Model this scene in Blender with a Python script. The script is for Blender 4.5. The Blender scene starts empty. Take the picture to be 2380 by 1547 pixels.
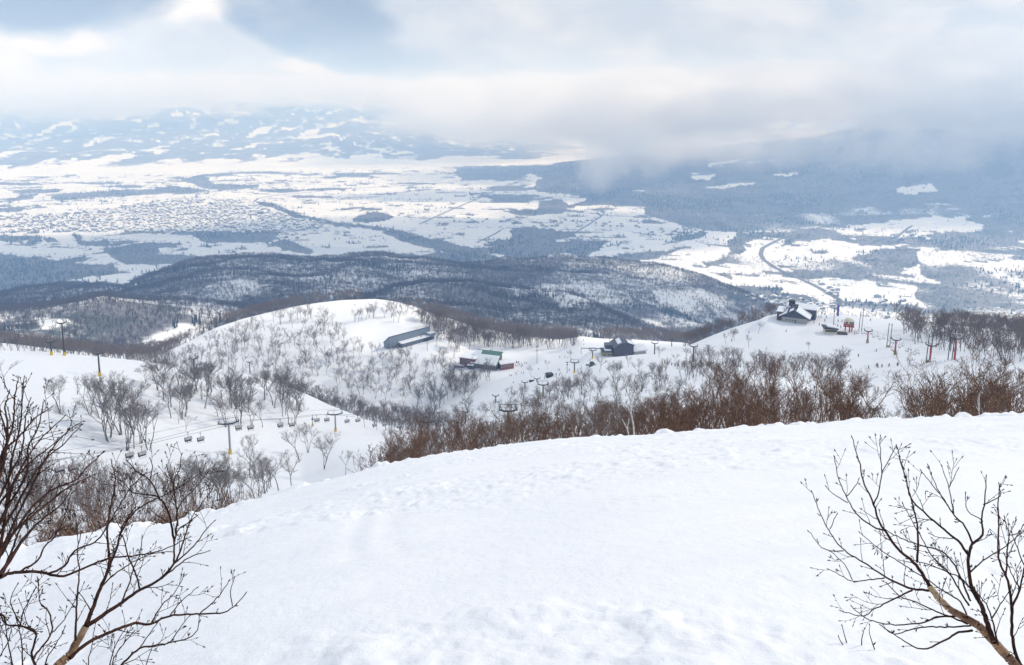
import bpy, bmesh, math, random
import numpy as np
from mathutils import Vector, Matrix
R = math.radians
scene = bpy.context.scene
COL = scene.collection
random.seed(7)

# ------------------------------------------------------------------ camera
# Eye at the origin; heights are metres below the eye.  The photograph is read on a 2380 x 1547 grid.
FPX, CX, CY, YH = 1832.0, 1190.0, 773.5, 232.0
PITCH = R(8.5)                       # uprights converge only a little: the lens axis lies above the middle of the frame
YP = YH + FPX * math.tan(PITCH)
cam_data = bpy.data.cameras.new('camera')
cam = bpy.data.objects.new('camera', cam_data)
COL.objects.link(cam)
cam.location = (0, 0, 0)
cam.rotation_euler = (math.pi / 2 - PITCH, 0, 0)
cam_data.sensor_width = 36.0
cam_data.lens = 36.0 * FPX / 2380.0
cam_data.shift_y = -(CY - YP) / 2380.0
cam_data.clip_start = 0.05
cam_data.clip_end = 120000.0
scene.camera = cam

# ------------------------------------------------------------------ picture settings
scene.view_settings.view_transform = 'Standard'
scene.view_settings.look = 'None'
scene.view_settings.gamma = 1.0
scene.view_settings.exposure = 0.04
scene.render.engine = 'CYCLES'
cy = scene.cycles
cy.max_bounces = 9
cy.diffuse_bounces = 3
cy.glossy_bounces = 2
cy.transmission_bounces = 2
cy.transparent_max_bounces = 12
cy.volume_bounces = 8
cy.volume_step_rate = 1.0
cy.volume_max_steps = 96
cy.use_denoising = True
try:
    cy.denoising_prefilter = 'ACCURATE'
    cy.denoising_input_passes = 'RGB_ALBEDO_NORMAL'
except Exception:
    pass
cy.sample_clamp_indirect = 6.0
cy.caustics_reflective = False
cy.caustics_refractive = False

def pix(x, y):
    """direction (X right, Y ahead, Z up) of a picture point"""
    a, b = np.asarray(x, float) - CX, np.asarray(y, float) - YP
    cp, sp = math.cos(PITCH), math.sin(PITCH)
    return a, FPX * cp - b * sp, -(FPX * sp + b * cp)

def at(x, y, r):
    """world point seen at picture point (x, y), r metres away over the ground"""
    X, Y, Z = pix(x, y)
    h = np.hypot(X, Y)
    return Vector((float(X / h * r), float(Y / h * r), float(Z / h * r)))

def proj(X, Y, Z):
    cp, sp = math.cos(PITCH), math.sin(PITCH)
    d = np.maximum(Y * cp - Z * sp, 1e-3)
    u = -Y * sp - Z * cp
    return CX + FPX * X / d, YP + FPX * u / d

# ------------------------------------------------------------------ sun and sky
SUN_AZ, SUN_EL = R(62.0), R(36.0)      # to the right of the view and ahead
sun_data = bpy.data.lights.new('sun', 'SUN')
sun_data.energy = 4.0
sun_data.angle = R(0.6)
sun_data.color = (1.0, 0.945, 0.86)
sun = bpy.data.objects.new('sun', sun_data)
COL.objects.link(sun)
sdir = Vector((math.sin(SUN_AZ) * math.cos(SUN_EL), math.cos(SUN_AZ) * math.cos(SUN_EL), math.sin(SUN_EL)))
sun.rotation_euler = sdir.to_track_quat('Z', 'Y').to_euler()
sun.location = (0, 0, 50)

class NT:
    """small helper that writes node arithmetic"""
    def __init__(s, tree):
        s.t = tree; s.n = tree.nodes; s.l = tree.links
    def add(s, kind, **kw):
        n = s.n.new(kind)
        for k, v in kw.items(): setattr(n, k, v)
        return n
    def put(s, sock, v):
        if v is None: return
        if isinstance(v, bpy.types.NodeSocket): s.l.new(v, sock)
        else: sock.default_value = v
    def m(s, op, a=None, b=None, c=None, clamp=False):
        n = s.add('ShaderNodeMath', operation=op, use_clamp=clamp)
        s.put(n.inputs[0], a); s.put(n.inputs[1], b); s.put(n.inputs[2], c)
        return n.outputs[0]
    def vm(s, op, a=None, b=None, out=0):
        n = s.add('ShaderNodeVectorMath', operation=op)
        s.put(n.inputs[0], a)
        if op == 'SCALE': s.put(n.inputs['Scale'], b)
        else: s.put(n.inputs[1], b)
        return n.outputs[out]
    def mix(s, f, a, b):
        n = s.add('ShaderNodeMix', data_type='RGBA')
        s.put(n.inputs[0], f); s.put(n.inputs[6], a); s.put(n.inputs[7], b)
        return n.outputs[2]
    def noise(s, vec, scale, detail=4, rough=0.5, dist=0.0, out=0):
        n = s.add('ShaderNodeTexNoise')
        s.put(n.inputs['Vector'], vec)
        n.inputs['Scale'].default_value = scale; n.inputs['Detail'].default_value = detail
        n.inputs['Roughness'].default_value = rough; n.inputs['Distortion'].default_value = dist
        return n.outputs[out]
    def ramp(s, f, lo, hi, a=0.0, b=1.0):
        n = s.add('ShaderNodeMapRange', interpolation_type='SMOOTHSTEP')
        s.put(n.inputs['Value'], f); s.put(n.inputs['From Min'], lo); s.put(n.inputs['From Max'], hi)
        s.put(n.inputs['To Min'], a); s.put(n.inputs['To Max'], b)
        return n.outputs[0]
    def xyz(s, v):
        n = s.add('ShaderNodeSeparateXYZ'); s.put(n.inputs[0], v); return n.outputs
    def comb(s, x, y, z):
        n = s.add('ShaderNodeCombineXYZ')
        s.put(n.inputs[0], x); s.put(n.inputs[1], y); s.put(n.inputs[2], z)
        return n.outputs[0]

world = bpy.data.worlds.new('World')
scene.world = world
world.use_nodes = True
wt = NT(world.node_tree)
for n in list(wt.n): wt.n.remove(n)
w_out = wt.add('ShaderNodeOutputWorld')
w_bg = wt.add('ShaderNodeBackground')
wt.l.new(w_bg.outputs[0], w_out.inputs[0])
sky = wt.add('ShaderNodeTexSky', sky_type='NISHITA')
sky.sun_disc = False
sky.sun_elevation = SUN_EL
sky.sun_rotation = SUN_AZ
sky.altitude = 1000.0
tc = wt.add('ShaderNodeTexCoord').outputs['Generated']
# the sky texture counts physically: its share of the Background's light is scaled by 0.1
blue = wt.vm('SCALE', sky.outputs[0], 0.10)
sx, sy_, sz = wt.xyz(tc)
yy = wt.m('MAXIMUM', sy_, 0.08)
u = wt.m('DIVIDE', sx, yy); v = wt.m('DIVIDE', sz, yy)
uv = wt.comb(u, wt.m('MULTIPLY', v, 1.9), 0.0)
warp = wt.noise(uv, 3.0, 5, 0.6, out=1)
wx, wy, wz = wt.xyz(warp)
u2 = wt.m('ADD', u, wt.m('MULTIPLY', wt.m('SUBTRACT', wx, 0.5), 0.16))
v2 = wt.m('ADD', v, wt.m('MULTIPLY', wt.m('SUBTRACT', wy, 0.5), 0.075))

def blob(x, y, wd, ht, slope=0.0, soft=0.9):
    X, Y, Z = pix(x, y)
    u0, v0 = float(X / Y), float(Z / Y)
    a, b = wd / FPX, ht / FPX
    du = wt.m('SUBTRACT', u2, u0)
    dv = wt.m('SUBTRACT', wt.m('SUBTRACT', v2, v0), wt.m('MULTIPLY', du, slope))
    q = wt.m('ADD', wt.m('POWER', wt.m('ABSOLUTE', wt.m('DIVIDE', du, a)), 2.0), wt.m('POWER', wt.m('ABSOLUTE', wt.m('DIVIDE', dv, b)), 2.0))
    return wt.ramp(q, 1.0 + soft, 1.0 - soft)

def union(items):
    o = items[0]
    for i in items[1:]: o = wt.m('MAXIMUM', o, i)
    return o
HORIZON = (0.68, 0.715, 0.76)
gaps = union([blob(150, -15, 290, 85, 0.12, 0.5), blob(730, 40, 190, 85, -0.30, 0.45), blob(850, 125, 150, 75, -0.45, 0.6), blob(960, 210, 120, 90, -0.3, 0.9)])
hot = union([blob(470, 8, 95, 55, 0, 0.6), blob(-10, 140, 90, 70, 0, 0.9), blob(770, 168, 90, 22, -0.25, 0.9), blob(150, 95, 120, 32, 0, 0.9)])
dim = union([blob(1250, 290, 420, 60, 0, 0.95), blob(1030, 200, 200, 100, -0.3, 0.95)])
puff = wt.noise(uv, 7.0, 6, 0.55, 0.2)
big = wt.noise(uv, 1.7, 4, 0.5)
cloud_c = wt.mix(wt.ramp(puff, 0.35, 0.68), (0.52, 0.575, 0.66, 1), (0.74, 0.765, 0.80, 1))
cloud_c = wt.mix(wt.m('MULTIPLY', wt.ramp(big, 0.35, 0.65), 0.5), cloud_c, (0.62, 0.665, 0.735, 1))
cloud_c = wt.mix(wt.m('MULTIPLY', dim, 0.6), cloud_c, (0.56, 0.61, 0.68, 1))
hot = wt.m('MULTIPLY', hot, wt.ramp(puff, 0.32, 0.6))
cloud_c = wt.mix(wt.m('MULTIPLY', hot, 0.8), cloud_c, (1.0, 0.985, 0.95, 1))
gapm = wt.m('MULTIPLY', gaps, wt.m('SUBTRACT', 1.0, wt.m('MULTIPLY', wt.ramp(puff, 0.45, 0.75), 0.35)))
thin = wt.mix(0.22, (0.20, 0.235, 0.33, 1), blue)
skyc = wt.mix(wt.m('MULTIPLY', gapm, 0.9), cloud_c, thin)
# overhead the cloud sheet is thicker and bluer
skyc = wt.mix(wt.m('MULTIPLY', wt.ramp(sz, 0.16, 0.5), 0.9), skyc, (0.47, 0.53, 0.635, 1))
# the air near the horizon, seen through many kilometres
skyc = wt.mix(wt.ramp(wt.m('ABSOLUTE', v), 0.05, 0.0), skyc, (*HORIZON, 1))
wt.l.new(skyc, w_bg.inputs['Color'])
w_bg.inputs['Strength'].default_value = 1.15
world.cycles.sampling_method = 'MANUAL'
world.cycles.sample_map_resolution = 512

# ------------------------------------------------------------------ noise on arrays
def _hash(ix, iy, seed):
    h = (ix.astype(np.int64) * 374761393 + iy.astype(np.int64) * 668265263 + seed * 1274126177) & 0xFFFFFFFF
    h = ((h ^ (h >> 13)) * 1274126177) & 0xFFFFFFFF
    return ((h ^ (h >> 16)) & 0xFFFF) / 65535.0

def vnoise(x, y, seed=0):
    ix, iy = np.floor(x), np.floor(y)
    fx, fy = x - ix, y - iy
    fx = fx * fx * fx * (fx * (fx * 6 - 15) + 10); fy = fy * fy * fy * (fy * (fy * 6 - 15) + 10)
    ix = ix.astype(np.int64); iy = iy.astype(np.int64)
    a, b = _hash(ix, iy, seed), _hash(ix + 1, iy, seed)
    c, d = _hash(ix, iy + 1, seed), _hash(ix + 1, iy + 1, seed)
    return (a * (1 - fx) + b * fx) * (1 - fy) + (c * (1 - fx) + d * fx) * fy

def fbm(x, y, octaves=4, seed=0, gain=0.5):
    s, amp, tot = 0.0, 1.0, 0.0
    for o in range(octaves):
        s = s + amp * (vnoise(x, y, seed + o * 17) * 2 - 1)
        tot += amp; amp *= gain
        x, y = x * 1.93 + y * 0.51 + 11.3, y * 1.93 - x * 0.51 + 5.7
    return s / tot

def ridged(x, y, octaves=4, seed=0):
    s, amp, tot = 0.0, 1.0, 0.0
    for o in range(octaves):
        s = s + amp * (1 - np.abs(vnoise(x, y, seed + o * 13) * 2 - 1))
        tot += amp; amp *= 0.5
        x, y = x * 1.97 + y * 0.4 + 3.1, y * 1.97 - x * 0.4 + 9.2
    return s / tot

def sstep(x, a, b):
    t = np.clip((x - a) / (b - a), 0, 1)
    return t * t * (3 - 2 * t)
# ------------------------------------------------------------------ the land, one sheet
AZ = np.concatenate([np.radians(np.arange(-180, -60, 3.0)), np.radians(np.arange(-60, -42, 0.5)),
                     np.radians(np.arange(-42, 42, 0.07)), np.radians(np.arange(42, 60, 0.5)), np.radians(np.arange(60, 180.01, 3.0))])
rr = [0.6]
while rr[-1] < 70000:
    r_ = rr[-1]
    k = 0.006 if r_ < 48 else (0.012 if r_ < 150 else (0.0095 if r_ < 3000 else 0.0085 if r_ < 12000 else 0.014 if r_ < 22000 else 0.08))
    rr.append(r_ * (1 + k))
RR = np.array(rr)

def row(pts, zabs=None):
    """(x, y, r) picture points -> (az, r, z)"""
    out = []
    for x, y, r in pts:
        p = at(x, y, r)
        out.append((math.atan2(p.x, p.y), r, p.z))
    out.sort()
    return np.array(out)

def const(r, z):
    return np.array([(-math.pi, r, z), (math.pi, r, z)])

def azx(x):
    X, Y, Z = pix(x, 800.0); return math.atan2(float(X), float(Y))

CREST = [(-300, 1360, 30), (-100, 1322, 30), (0, 1292, 30), (60, 1285, 30), (150, 1262, 30), (220, 1250, 30), (300, 1238, 30), (400, 1222, 30), (480, 1203, 31), (560, 1181, 31),
         (640, 1160, 31), (700, 1142, 31), (800, 1115, 31), (900, 1090, 32), (1000, 1070, 32), (1100, 1057, 32), (1200, 1045, 32), (1300, 1034, 32), (1400, 1027, 33),
         (1500, 1022, 33), (1600, 1012, 33), (1700, 1004, 33), (1800, 999, 34), (1900, 996, 34), (2000, 989, 34), (2100, 982, 34), (2200, 975, 34), (2300, 971, 34), (2380, 966, 34), (2700, 950, 34)]
def slope_row(r, c, k):
    a = np.linspace(-math.pi, math.pi, 181); bk = sstep(np.abs(a), R(75), R(120))
    sl = (c - k * np.tanh(a)) * (1 - bk) - 0.12 * bk
    return np.stack([a, 0 * a + r, -1.65 - sl * r], 1)
rows = [
    const(0.0, -1.65),
    slope_row(3.5, .345, .102),
    slope_row(12.0, .365, .133),
    row(CREST),
    row([(x, y + 45, r + 9) for x, y, r in CREST]),
    row([(-300, 1350, 110), (0, 1290, 115), (300, 1236, 125), (500, 1200, 140), (700, 1150, 150), (850, 1105, 110), (1000, 1072, 85), (1200, 1046, 78), (1400, 1026, 75), (1600, 1010, 75),
         (1800, 996, 75), (2000, 988, 75), (2200, 973, 75), (2380, 964, 75), (2700, 950, 75)]),
    row([(-300, 1240, 180), (0, 1200, 190), (200, 1175, 200), (400, 1135, 225), (535, 1118, 245), (700, 1136, 250), (850, 1085, 235), (1000, 1042, 220), (1200, 992, 205), (1400, 962, 190), (1600, 925, 180),
         (1700, 908, 180), (1800, 906, 185), (2000, 925, 200), (2200, 915, 200), (2380, 900, 200), (2700, 900, 200)]),
    row([(-300, 1110, 270), (0, 1100, 275), (200, 1085, 290), (535, 1056, 330), (700, 1030, 375), (780, 1004, 415), (900, 1022, 410), (1000, 1016, 405), (1100, 990, 385), (1200, 955, 370), (1400, 908, 350),
         (1600, 880, 330), (1700, 872, 320), (1800, 868, 320), (1900, 872, 320), (2000, 885, 330), (2200, 862, 330), (2380, 850, 330), (2700, 850, 330)]),
    row([(-300, 815, 450), (0, 818, 450), (100, 821, 455), (160, 828, 460), (235, 834, 465), (300, 838, 480), (400, 850, 500), (500, 863, 520), (600, 876, 540), (660, 894, 560), (720, 920, 570), (760, 940, 565),
         (850, 976, 540), (930, 1000, 520), (1010, 1016, 515), (1060, 995, 510), (1100, 972, 505), (1250, 908, 500), (1400, 862, 480), (1600, 840, 460), (1800, 826, 440), (2000, 830, 430), (2200, 815, 430), (2380, 812, 430), (2700, 812, 430)]),
    row([(-300, 850, 540), (0, 850, 540), (160, 860, 550), (300, 872, 560), (500, 895, 590), (660, 925, 610), (760, 965, 610), (850, 985, 600), (930, 998, 590), (1010, 1000, 575), (1060, 975, 570),
         (1100, 950, 560), (1250, 885, 560), (1400, 838, 560), (1600, 820, 530), (1700, 793, 530), (1800, 775, 520), (2000, 775, 515), (2200, 785, 515), (2380, 800, 515), (2700, 800, 515)]),
    row([(-300, 812, 700), (0, 812, 700), (200, 836, 700), (350, 856, 670), (500, 888, 670), (700, 912, 680), (850, 940, 670), (950, 958, 660), (1050, 940, 650), (1200, 890, 640), (1300, 856, 640), (1400, 828, 640),
         (1500, 822, 620), (1600, 803, 600), (1650, 783, 600), (1700, 766, 600), (1750, 750, 600), (1800, 738, 600), (1850, 732, 600), (1900, 731, 600), (2000, 736, 600), (2100, 745, 600), (2200, 757, 600), (2380, 775, 600), (2700, 775, 600)]),
    row([(-300, 802, 800), (0, 802, 800), (200, 828, 800), (350, 848, 740), (500, 822, 760), (620, 804, 770), (740, 800, 780), (870, 797, 785), (940, 800, 785), (1000, 812, 785), (1100, 838, 760), (1200, 832, 750),
         (1300, 818, 750), (1350, 803, 740), (1400, 806, 735), (1500, 806, 735), (1600, 806, 700), (1700, 795, 720), (1800, 800, 720), (2000, 800, 720), (2380, 830, 720), (2700, 830, 720)]),
    row([(-300, 797, 900), (0, 797, 900), (200, 822, 900), (350, 838, 800), (420, 805, 830), (500, 768, 850), (560, 748, 870), (620, 733, 880), (680, 718, 890), (740, 708, 900), (800, 701, 910), (870, 698, 915), (920, 703, 915),
         (960, 714, 910), (1000, 733, 900), (1100, 762, 890), (1200, 780, 890), (1300, 790, 890), (1350, 781, 870), (1400, 787, 870), (1500, 792, 870), (1600, 800, 830), (1700, 850, 850), (1800, 860, 850), (2380, 870, 850), (2700, 870, 850)]),
    row([(-300, 812, 1050), (0, 812, 1050), (150, 815, 1050), (300, 832, 1000), (400, 835, 1000), (480, 838, 1000), (560, 815, 1030), (700, 800, 1050), (900, 790, 1050), (1000, 800, 1050), (1200, 830, 1050), (1400, 830, 1050), (1600, 850, 1050), (1800, 870, 1050), (2380, 870, 1050), (2700, 870, 1050)]),
    row([(-300, 775, 1220), (0, 775, 1220), (150, 780, 1220), (300, 782, 1220), (430, 785, 1200), (520, 775, 1230), (640, 770, 1250), (800, 775, 1250), (1000, 775, 1250), (1200, 785, 1250), (1400, 795, 1250), (1600, 850, 1300), (1800, 862, 1300), (2380, 862, 1300), (2700, 862, 1300)]),
    row([(-300, 750, 1450), (0, 742, 1450), (90, 733, 1450), (150, 725, 1450), (230, 713, 1450), (300, 706, 1450), (370, 703, 1470), (430, 704, 1480), (480, 707, 1480), (540, 717, 1480), (600, 735, 1480), (680, 752, 1500), (760, 730, 1600),
         (850, 690, 1750), (920, 662, 1880), (980, 652, 1900), (1050, 654, 1900), (1150, 664, 1900), (1230, 677, 1900), (1300, 690, 1900), (1400, 712, 1900), (1480, 735, 1880), (1530, 757, 1850), (1600, 800, 1800), (1700, 830, 1800), (1800, 845, 1800), (2380, 845, 1800), (2700, 845, 1800)]),
    row([(-300, 742, 1750), (0, 732, 1750), (150, 720, 1750), (300, 704, 1750), (430, 708, 1750), (540, 715, 1750), (680, 710, 1800), (800, 690, 1900), (920, 672, 2080), (1050, 675, 2080), (1150, 690, 2100), (1300, 708, 2100), (1400, 722, 2050), (1480, 745, 2050), (1560, 768, 2050),
         (1700, 790, 2100), (1800, 800, 2100), (2380, 800, 2100), (2700, 800, 2100)]),
    row([(-300, 715, 2250), (0, 705, 2250), (150, 697, 2250), (260, 690, 2250), (330, 672, 2250), (400, 656, 2250), (500, 644, 2250), (600, 638, 2250), (720, 640, 2300), (850, 640, 2300), (950, 638, 2350), (1050, 636, 2400), (1150, 652, 2350), (1300, 672, 2300), (1400, 684, 2300), (1500, 705, 2300),
         (1600, 738, 2300), (1700, 765, 2350), (1800, 775, 2350), (2380, 775, 2350), (2700, 775, 2350)]),
    row([(-300, 700, 2800), (0, 690, 2800), (60, 674, 2800), (150, 665, 2800), (240, 674, 2800), (300, 682, 2800), (350, 648, 2800), (430, 613, 2850), (500, 603, 2850), (560, 597, 2900), (640, 592, 2900), (700, 598, 2900), (770, 596, 2900), (830, 591, 2900), (900, 598, 2850), (1000, 606, 2800), (1100, 616, 2750),
         (1180, 609, 2800), (1280, 606, 2800), (1400, 610, 2800), (1500, 622, 2800), (1600, 642, 2750), (1650, 660, 2700), (1720, 688, 2700), (1780, 714, 2650), (1850, 750, 2650), (1950, 768, 2700), (2100, 768, 2700), (2380, 768, 2700), (2700, 768, 2700)]),
    const(3250.0, -800.0), const(5400.0, -800.0), 
    np.array([(-math.pi, 9600, -800), (azx(1200), 9600, -800)] + list(map(tuple, row([(1300, 377, 9600), (1400, 368, 9600), (1500, 356, 9600), (1600, 345, 9600), (1700, 333, 9600), (1850, 322, 9500), (1930, 312, 9400),
         (1980, 300, 9300), (2050, 272, 9200), (2120, 252, 9100), (2200, 241, 9000), (2300, 237, 9000), (2380, 236, 9000), (2700, 236, 9000)]))) + [(math.pi, 9600, -300)]),
    np.array([(-math.pi, 12200, -760)] + list(map(tuple, row([(-300, 345, 12000), (0, 343, 12000), (300, 338, 12000), (600, 335, 12000), (900, 340, 12000), (1080, 352, 12000)]))) + [(azx(1250), 12200, -800), (azx(1850), 12200, -700), (azx(2100), 12200, -450), (math.pi, 12200, -400)]),
    np.array([(-math.pi, 15200, -500)] + list(map(tuple, row([(-300, 300, 15200), (0, 300, 15200), (300, 293, 15200), (500, 288, 15200), (800, 282, 15200), (950, 300, 15200), (1150, 322, 15200), (1300, 331, 15200)]))) + [(azx(1600), 15200, -800), (azx(2100), 15200, -500), (math.pi, 15200, -400)]),
    np.array([(-math.pi, 18500, -200)] + list(map(tuple, row([(-300, 262, 18500), (0, 262, 18500), (300, 257, 18500), (500, 245, 18500), (700, 241, 18500), (850, 247, 18500), (1000, 268, 18500), (1300, 290, 18500), (1600, 300, 18500), (1900, 280, 18500), (2380, 260, 18500)]))) + [(math.pi, 18500, -200)]),
    const(24000.0, -420.0), const(40000.0, -800.0), const(80000.0, -900.0),
]

nA, nR, nK = len(AZ), len(RR), len(rows)
KR = np.zeros((nK, nA)); KZ = np.zeros((nK, nA))
for i, t in enumerate(rows):
    o = t[np.argsort(t[:, 0])]
    KR[i] = np.interp(AZ, o[:, 0], o[:, 1]); KZ[i] = np.interp(AZ, o[:, 0], o[:, 2])
# away from the view the edge values run on; behind the eye the slope goes on uphill
back = sstep(np.abs(AZ), R(75), R(120))
for i in range(3, nK):
    up = np.minimum(KR[i] * 0.10, 4.0)
    KZ[i] = KZ[i] * (1 - back) + up * back - 1.65 * back
# light smoothing across azimuth
ker = np.exp(-0.5 * (np.arange(-6, 7) / 3.0) ** 2); ker /= ker.sum()
for A in (KR, KZ):
    for i in range(4, nK):
        p = np.pad(A[i], 6, mode='edge'); A[i] = np.convolve(p, ker, 'valid')
# monotone cubic through the knots along every bearing
h = np.diff(KR, axis=0); d = np.diff(KZ, axis=0) / h
m = np.zeros_like(KZ)
m[0] = d[0]; m[-1] = d[-1]
w1, w2 = 2 * h[1:] + h[:-1], h[1:] + 2 * h[:-1]
same = d[:-1] * d[1:] > 0
with np.errstate(divide='ignore', invalid='ignore'):
    hm = (w1 + w2) / (w1 / d[:-1] + w2 / d[1:])
m[1:-1] = np.where(same, hm, 0.0)
Z = np.zeros((nR, nA))
for j in range(nA):
    kr = KR[:, j]
    k = np.clip(np.searchsorted(kr, RR) - 1, 0, nK - 2)
    hh = kr[k + 1] - kr[k]; t = np.clip((RR - kr[k]) / hh, 0, 1)
    Z[:, j] = ((2 * t**3 - 3 * t**2 + 1) * KZ[k, j] + (t**3 - 2 * t**2 + t) * hh * m[k, j] + (-2 * t**3 + 3 * t**2) * KZ[k + 1, j] + (t**3 - t**2) * hh * m[k + 1, j])
X = RR[:, None] * np.sin(AZ)[None]; Y = RR[:, None] * np.cos(AZ)[None]
rg = RR[:, None] + 0 * X
# relief: rolling far hills, wooded mid hills, soft pistes, terraces on the plain, cloddy foreground
far = sstep(rg, 9800, 12500)
hillness = sstep(Z, -795, -500) * far
rd = ridged(X / 2600 + 3, Y / 2600, 5, 3)
Z += hillness * (rd - 0.62) * 420 * sstep(rg, 9800, 13000)
Z += sstep(rg, 5400, 9000) * (1 - far) * sstep(Z, -790, -600) * fbm(X / 900, Y / 900, 4, 9) * 55
mid = sstep(rg, 980, 1250) * (1 - sstep(rg, 3000, 3400))
Z += mid * ((ridged(X / 330, Y / 330, 4, 21) - 0.62) * 46 + fbm(X / 90, Y / 90, 3, 5) * 5) * np.clip(1 - 0.0 * rg, 0, 1)
pl = sstep(rg, 3100, 3700) * (1 - sstep(rg, 8500, 9600))
px0, py0 = proj(X, Y, Z)
rightside = sstep(AZ, azx(1450), azx(1800))[None]
Z += pl * (fbm(X / 700, Y / 700, 4, 31) * (7 + 26 * rightside) + fbm(X / 160, Y / 160, 2, 4) * 2.5)
near = sstep(rg, 130, 200) * (1 - sstep(rg, 900, 1000))
Z += near * (fbm(X / 45, Y / 45, 3, 51) * 1.1)
Z = np.where(rg > 4000, np.minimum(Z, -2 + 14 * np.tanh((Z + 2) / 60)), Z)
# clods, old tracks and the ragged lip of the groomed edge
fg = 1 - sstep(rg, 38, 55)
lip = np.exp(-((rg - KR[3][None]) / 2.6) ** 2)
zone = sstep(fbm(X / 4.5, Y / 3.0, 3, 81), -0.12, 0.28)
clod = np.clip(fbm(X / 0.42, Y / 0.42, 3, 61) - 0.02, 0, 1) ** 1.1 * 0.085
fine = fbm(X / 0.12, Y / 0.12, 2, 71) * 0.012
ang = R(24)
along = X * math.cos(ang) + Y * math.sin(ang); across = -X * math.sin(ang) + Y * math.cos(ang)
track = fbm(along / 9.0, across / 0.33, 3, 91) * 0.032 + fbm(along / 14.0, across / 1.3, 2, 95) * 0.06
Z += fg * (fbm(X / 5.0, Y / 5.0, 3, 11) * 0.10 + zone * clod + (1 - zone * 0.7) * track + fine * (0.35 + zone)) * sstep(rg, 1.2, 3.0)
Z += fg * lip * (np.clip(fbm(X / 0.9, Y / 0.9, 3, 41), -0.2, 1) * 0.5 + fbm(X / 0.3, Y / 0.3, 2, 43) * 0.08)
# the slot of an old ski track up the middle of the slope
for sgn, amp in ((0, 0.022), (1, 0.016)):
    ctr = -1.9 + sgn * 0.42 + 0.05 * np.sin(Y * 1.3)
    Z -= fg * amp * np.exp(-((X + 0.18 * (Y - 9) - ctr) / 0.16) ** 2) * sstep(Y, 6.0, 7.5) * (1 - sstep(Y, 11, 12.5))

def ground(x, y):
    """height of the land at (x, y)"""
    x = np.asarray(x, float); y = np.asarray(y, float)
    r = np.clip(np.hypot(x, y), RR[0], RR[-2]); a = np.arctan2(x, y)
    i = np.clip(np.searchsorted(RR, r) - 1, 0, nR - 2); j = np.clip(np.searchsorted(AZ, a) - 1, 0, nA - 2)
    t = (r - RR[i]) / (RR[i + 1] - RR[i]); s = (a - AZ[j]) / (AZ[j + 1] - AZ[j])
    return (Z[i, j] * (1 - t) + Z[i + 1, j] * t) * (1 - s) + (Z[i, j + 1] * (1 - t) + Z[i + 1, j + 1] * t) * s

def hit(x, y, rmin=40.0, rmax=12000.0):
    """first place the land is met by the sight line through (x, y) beyond rmin"""
    Xd, Yd, Zd = pix(x, y); hd = math.hypot(float(Xd), float(Yd)); a = math.atan2(float(Xd), float(Yd))
    j = int(np.clip(np.searchsorted(AZ, a) - 1, 0, nA - 2)); s = (a - AZ[j]) / (AZ[j + 1] - AZ[j])
    prof = Z[:, j] * (1 - s) + Z[:, j + 1] * s
    dz = prof - RR * float(Zd) / hd
    sel = np.where((RR > rmin) & (RR < rmax) & (dz >= 0))[0]
    if len(sel) == 0: return None
    i = sel[0]
    r = RR[i]
    if i > 0 and dz[i - 1] < 0: r = RR[i - 1] + (RR[i] - RR[i - 1]) * (-dz[i - 1]) / (dz[i] - dz[i - 1])
    p = Vector((math.sin(a) * r, math.cos(a) * r, 0)); p.z = float(ground(p.x, p.y))
    return p

def pad(x, y, rad, soft, rmin=380, dz=0.0):
    """level the snow where a building stands"""
    global Z
    p = hit(x, y, rmin)
    d_ = np.hypot(X - p.x, Y - p.y)
    k = 1 - sstep(d_, rad, rad + soft)
    Z = Z * (1 - k) + (p.z + dz) * k
pad(948, 795, 32, 30); pad(1132, 853, 30, 26); pad(1447, 826, 24, 20); pad(1847, 748, 18, 16); pad(2060, 742, 12, 14); pad(1950, 774, 14, 12)

# ------------------------------------------------------------------ what covers the plain: woods, fields, roads
MW, MH = 1190, 774
def poly_mask(pts, val=1.0, base=None, grow=0.0):
    m_ = np.zeros((MH, MW), bool)
    pts = [(x / 2, y / 2) for x, y in pts]
    y0, y1 = int(max(0, min(p[1] for p in pts) - 1)), int(min(MH - 1, max(p[1] for p in pts) + 1))
    gx, gy = np.meshgrid(np.arange(MW) + .5, np.arange(y0, y1 + 1) + .5)
    ins = np.zeros(gx.shape, bool)
    n = len(pts)
    for i in range(n):
        (xa, ya), (xb, yb) = pts[i], pts[(i + 1) % n]
        if ya == yb: continue
        c = ((ya > gy) != (yb > gy)) & (gx < (xb - xa) * (gy - ya) / (yb - ya) + xa)
        ins ^= c
    m_[y0:y1 + 1] = ins
    return m_
WOOD = np.zeros((MH, MW))
def wood(pts, v=1.0):
    WOOD[poly_mask(pts)] = v
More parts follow.
